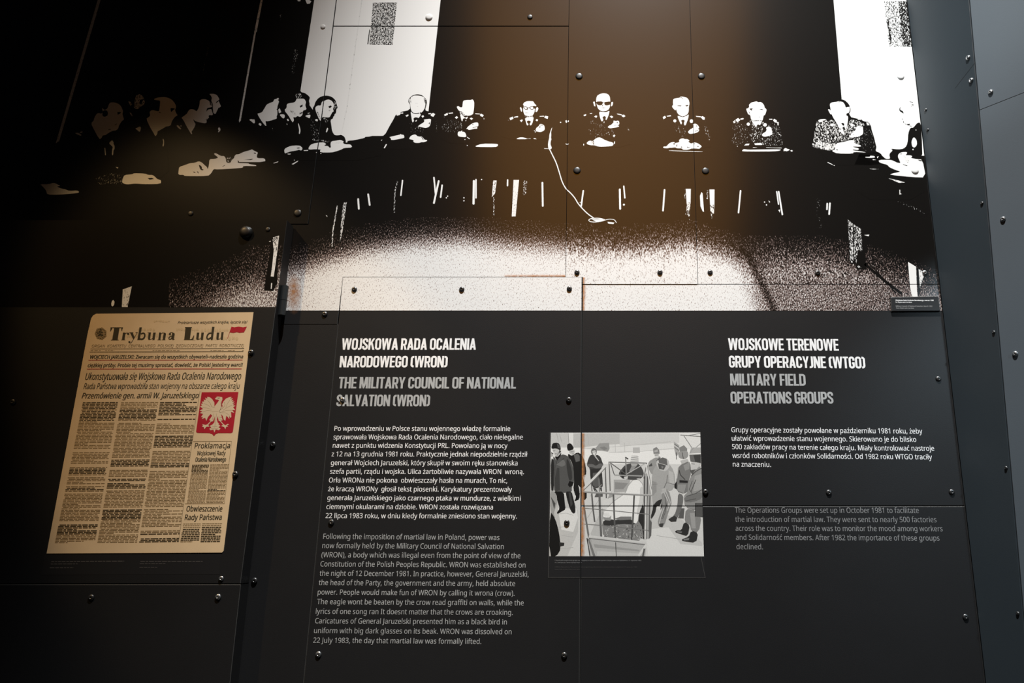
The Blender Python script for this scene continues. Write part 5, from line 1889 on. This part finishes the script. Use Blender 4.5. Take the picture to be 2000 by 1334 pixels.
# ------------------------------------------------------------------ build: bolts of the panels
yF = PANELS['F'][0]
bolts(PLATE['B'], 'white', [(838, 33)], 0); bolts(PLATE['B'], 'dome', [(1035, 33)], 0, scale=.75)
bolts(PLATE['A'], 'white', [(631, 52)], 0, scale=.7); bolts(PLATE['A'], 'dome', [(372, 417)], 0, scale=.7); bolts(PLATE['A'], 'dome', [(581, 416)], 0)
bolts(PLATE['D'], 'dome', [(1131, 149), (1127, 333)], PANELS['D'][0]); bolts(PLATE['D'], 'dark', [(1127, 532), (1289, 532)], PANELS['D'][0])
bolts(PLATE['E'], 'dome', [(1370, 149), (1378, 334)], 0); bolts(PLATE['E'], 'white', [(1759, 149), (1787, 333)], 0)
bolts(PLATE['E'], 'dark', [(1387, 532), (1597, 533)], 0); bolts(PLATE['E'], 'bright', [(1806, 533)], 0)
bolts(PLATE['F'], 'dark', [(692, 565), (902, 565), (1112, 564), (1111, 781), (1107, 1021), (1102, 1280)], yF)
bolts(PLATE['F'], 'bright', [(669, 781), (622, 1278)], yF); bolts(PLATE['F'], 'dark', [(647, 1020)], yF)
bolts(PLATE['C'], 'dark', [(634, 613.5)], 0)
bolts(PLATE['H'], 'dark', [(1833, 740), (1378, 961), (1619, 962), (1859, 961)], 0)
bolts(PLATE['I'], 'dark', [(1886, 1205)], 0)
bolts(PLATE['G'], 'dark', [(533, 868), (497, 1134)], 0)
bolts(PLATE['N'], 'dark', [(490, 688), (459.5, 926)], DOOR_Y - 0.0008); bolts(PLATE['N'], 'bright', [(432, 1130)], DOOR_Y, scale=.85)
bolts(PLATE['N'], 'knob', [(481, 454)], DOOR_Y, label='large round bolt head'); bolts(PLATE['N'], 'dome', [(523, 448)], DOOR_Y, scale=.6)
bolts(PLATE['L'], 'bright', [(426, 1166)], DOORS['L'][0]); bolts(PLATE['L'], 'dark', [(178, 1167)], DOORS['L'][0])
bolts(PLATE['N'], 'dark', [(25, 785)], DOOR_Y)

# ------------------------------------------------------------------ build: angled wall on the right
ANG1, ANG2 = math.radians(62), math.radians(44)
ax = (XC_TOP - XC_BOT)
h1 = Vector((math.cos(ANG1), -math.sin(ANG1), 0)); n1 = ax.cross(h1).normalized()
if n1.y > 0: n1 = -n1
strip_plane = (XC_BOT.copy(), n1)
s_top, s_bot = on_plane(1893, 0, *strip_plane), on_plane(2000, 1216, *strip_plane)
def axis(p, q_, z): return p + (q_ - p) * ((z - p.z) / (q_.z - p.z))
h2 = Vector((math.cos(ANG2), -math.sin(ANG2), 0)); n2 = (s_top - s_bot).cross(h2).normalized()
if n2.y > 0: n2 = -n2
right_plane = (s_bot.copy(), n2)
def slab(name, pts, n, key, label, cat, thick=0.003, chamfer=.0008, edge='steel'):
    """thin sheet lying in a plane, outline given as points on its face"""
    c = sum(pts, Vector()) / len(pts)
    M = Mesh()
    ins = []
    k = len(pts)
    for i in range(k):
        d1 = (pts[i] - pts[i - 1]).normalized(); d2 = (pts[(i + 1) % k] - pts[i]).normalized()
        m = (d2 - d1)
        m.normalize()
        s = max(.35, abs(m.dot((d1.cross(n)).normalized())))
        ins.append(pts[i] + m * chamfer / s)
    M.face(ins, key)
    for i in range(k):
        j = (i + 1) % k
        M.face([pts[i] - n * chamfer, pts[j] - n * chamfer, ins[j], ins[i]], edge)
        M.face([pts[i] - n * thick, pts[j] - n * thick, pts[j] - n * chamfer, pts[i] - n * chamfer], key)
    o = M.build(name, loc=(c - n * thick))
    return tag(o, label, cat)
ZT, ZB = 5.5, 0.02
def strip_pts(z): return axis(XC_BOT, XC_TOP, z), axis(s_bot, s_top, z)
# backing structure
M = Mesh()
a0, b0 = strip_pts(0.0); a1, b1 = strip_pts(8.0)
far0, far1 = b0 + h2 * 1.3, b1 + h2 * 1.3
o1, o2 = n1 * -0.0045, n2 * -0.0045
M.face([a0 + o1, b0 + o1, b1 + o1, a1 + o1], 'wall')
M.face([b0 + o2, far0 + o2, far1 + o2, b1 + o2], 'wall')
tag(M.build('wall_right', loc=a0), kind='structure')
def inner(t):  return t
e = 0.0012
tA, tB = strip_pts(ZT); bA, bB = strip_pts(ZB)
cutR = on_plane(1904.5, 122, *strip_plane); cutL = on_plane(1865, 173, *strip_plane)
zc = cutR.z
cB = axis(s_bot, s_top, zc)
# diagonal cut continues to the corner line
dv = (cutL - cutR).normalized()
tt = 0.0
pA = cutR.copy()
for i in range(400):
    pp = cutR + dv * (i * .001)
    if (pp - axis(XC_BOT, XC_TOP, pp.z)).dot(h1) <= 0.04: break
    pA = pp
low = axis(XC_BOT, XC_TOP, pA.z - .02)
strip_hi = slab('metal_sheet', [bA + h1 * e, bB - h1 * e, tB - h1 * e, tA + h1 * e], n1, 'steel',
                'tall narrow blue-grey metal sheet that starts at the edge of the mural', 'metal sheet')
M = Mesh()
for qd in stroke([(0, 0), (1, 0)], 1): pass
pside = (n1.cross(dv)).normalized() * .0004
M.face([cutR + n1 * .0003 - pside, cutL + n1 * .0003 - pside, cutL + n1 * .0003 + pside, cutR + n1 * .0003 + pside], 'wall')
M.build('score_line', strip_hi)
J0, J1 = on_plane(1915, 214.5, *right_plane), on_plane(2000, 181, *right_plane)
jd = (J1 - J0).normalized()
Jl = axis(s_bot, s_top, J0.z) ; Jr = J0 + jd * 1.2
far_t = tB + h2 * 1.25; far_b = bB + h2 * 1.25
up = Vector((0, 0, 1))
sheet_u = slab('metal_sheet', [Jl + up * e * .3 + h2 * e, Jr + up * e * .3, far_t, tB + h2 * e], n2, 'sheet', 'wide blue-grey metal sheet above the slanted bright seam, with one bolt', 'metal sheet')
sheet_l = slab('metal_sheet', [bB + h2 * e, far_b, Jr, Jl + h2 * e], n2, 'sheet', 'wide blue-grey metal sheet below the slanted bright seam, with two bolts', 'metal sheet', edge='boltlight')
bolts(strip_hi, 'wall', [(1891, 113), (1897, 157)], plane=strip_plane)
bolts(strip_hi, 'small', [(1808, 215), (1812, 254), (1918, 397), (1941, 649), (1965, 914), (1988, 1198)], plane=strip_plane)
bolts(sheet_u, 'wall', [(1935, 180)], plane=right_plane)
bolts(sheet_l, 'wall', [(1959, 428), (1983, 691)], plane=right_plane)
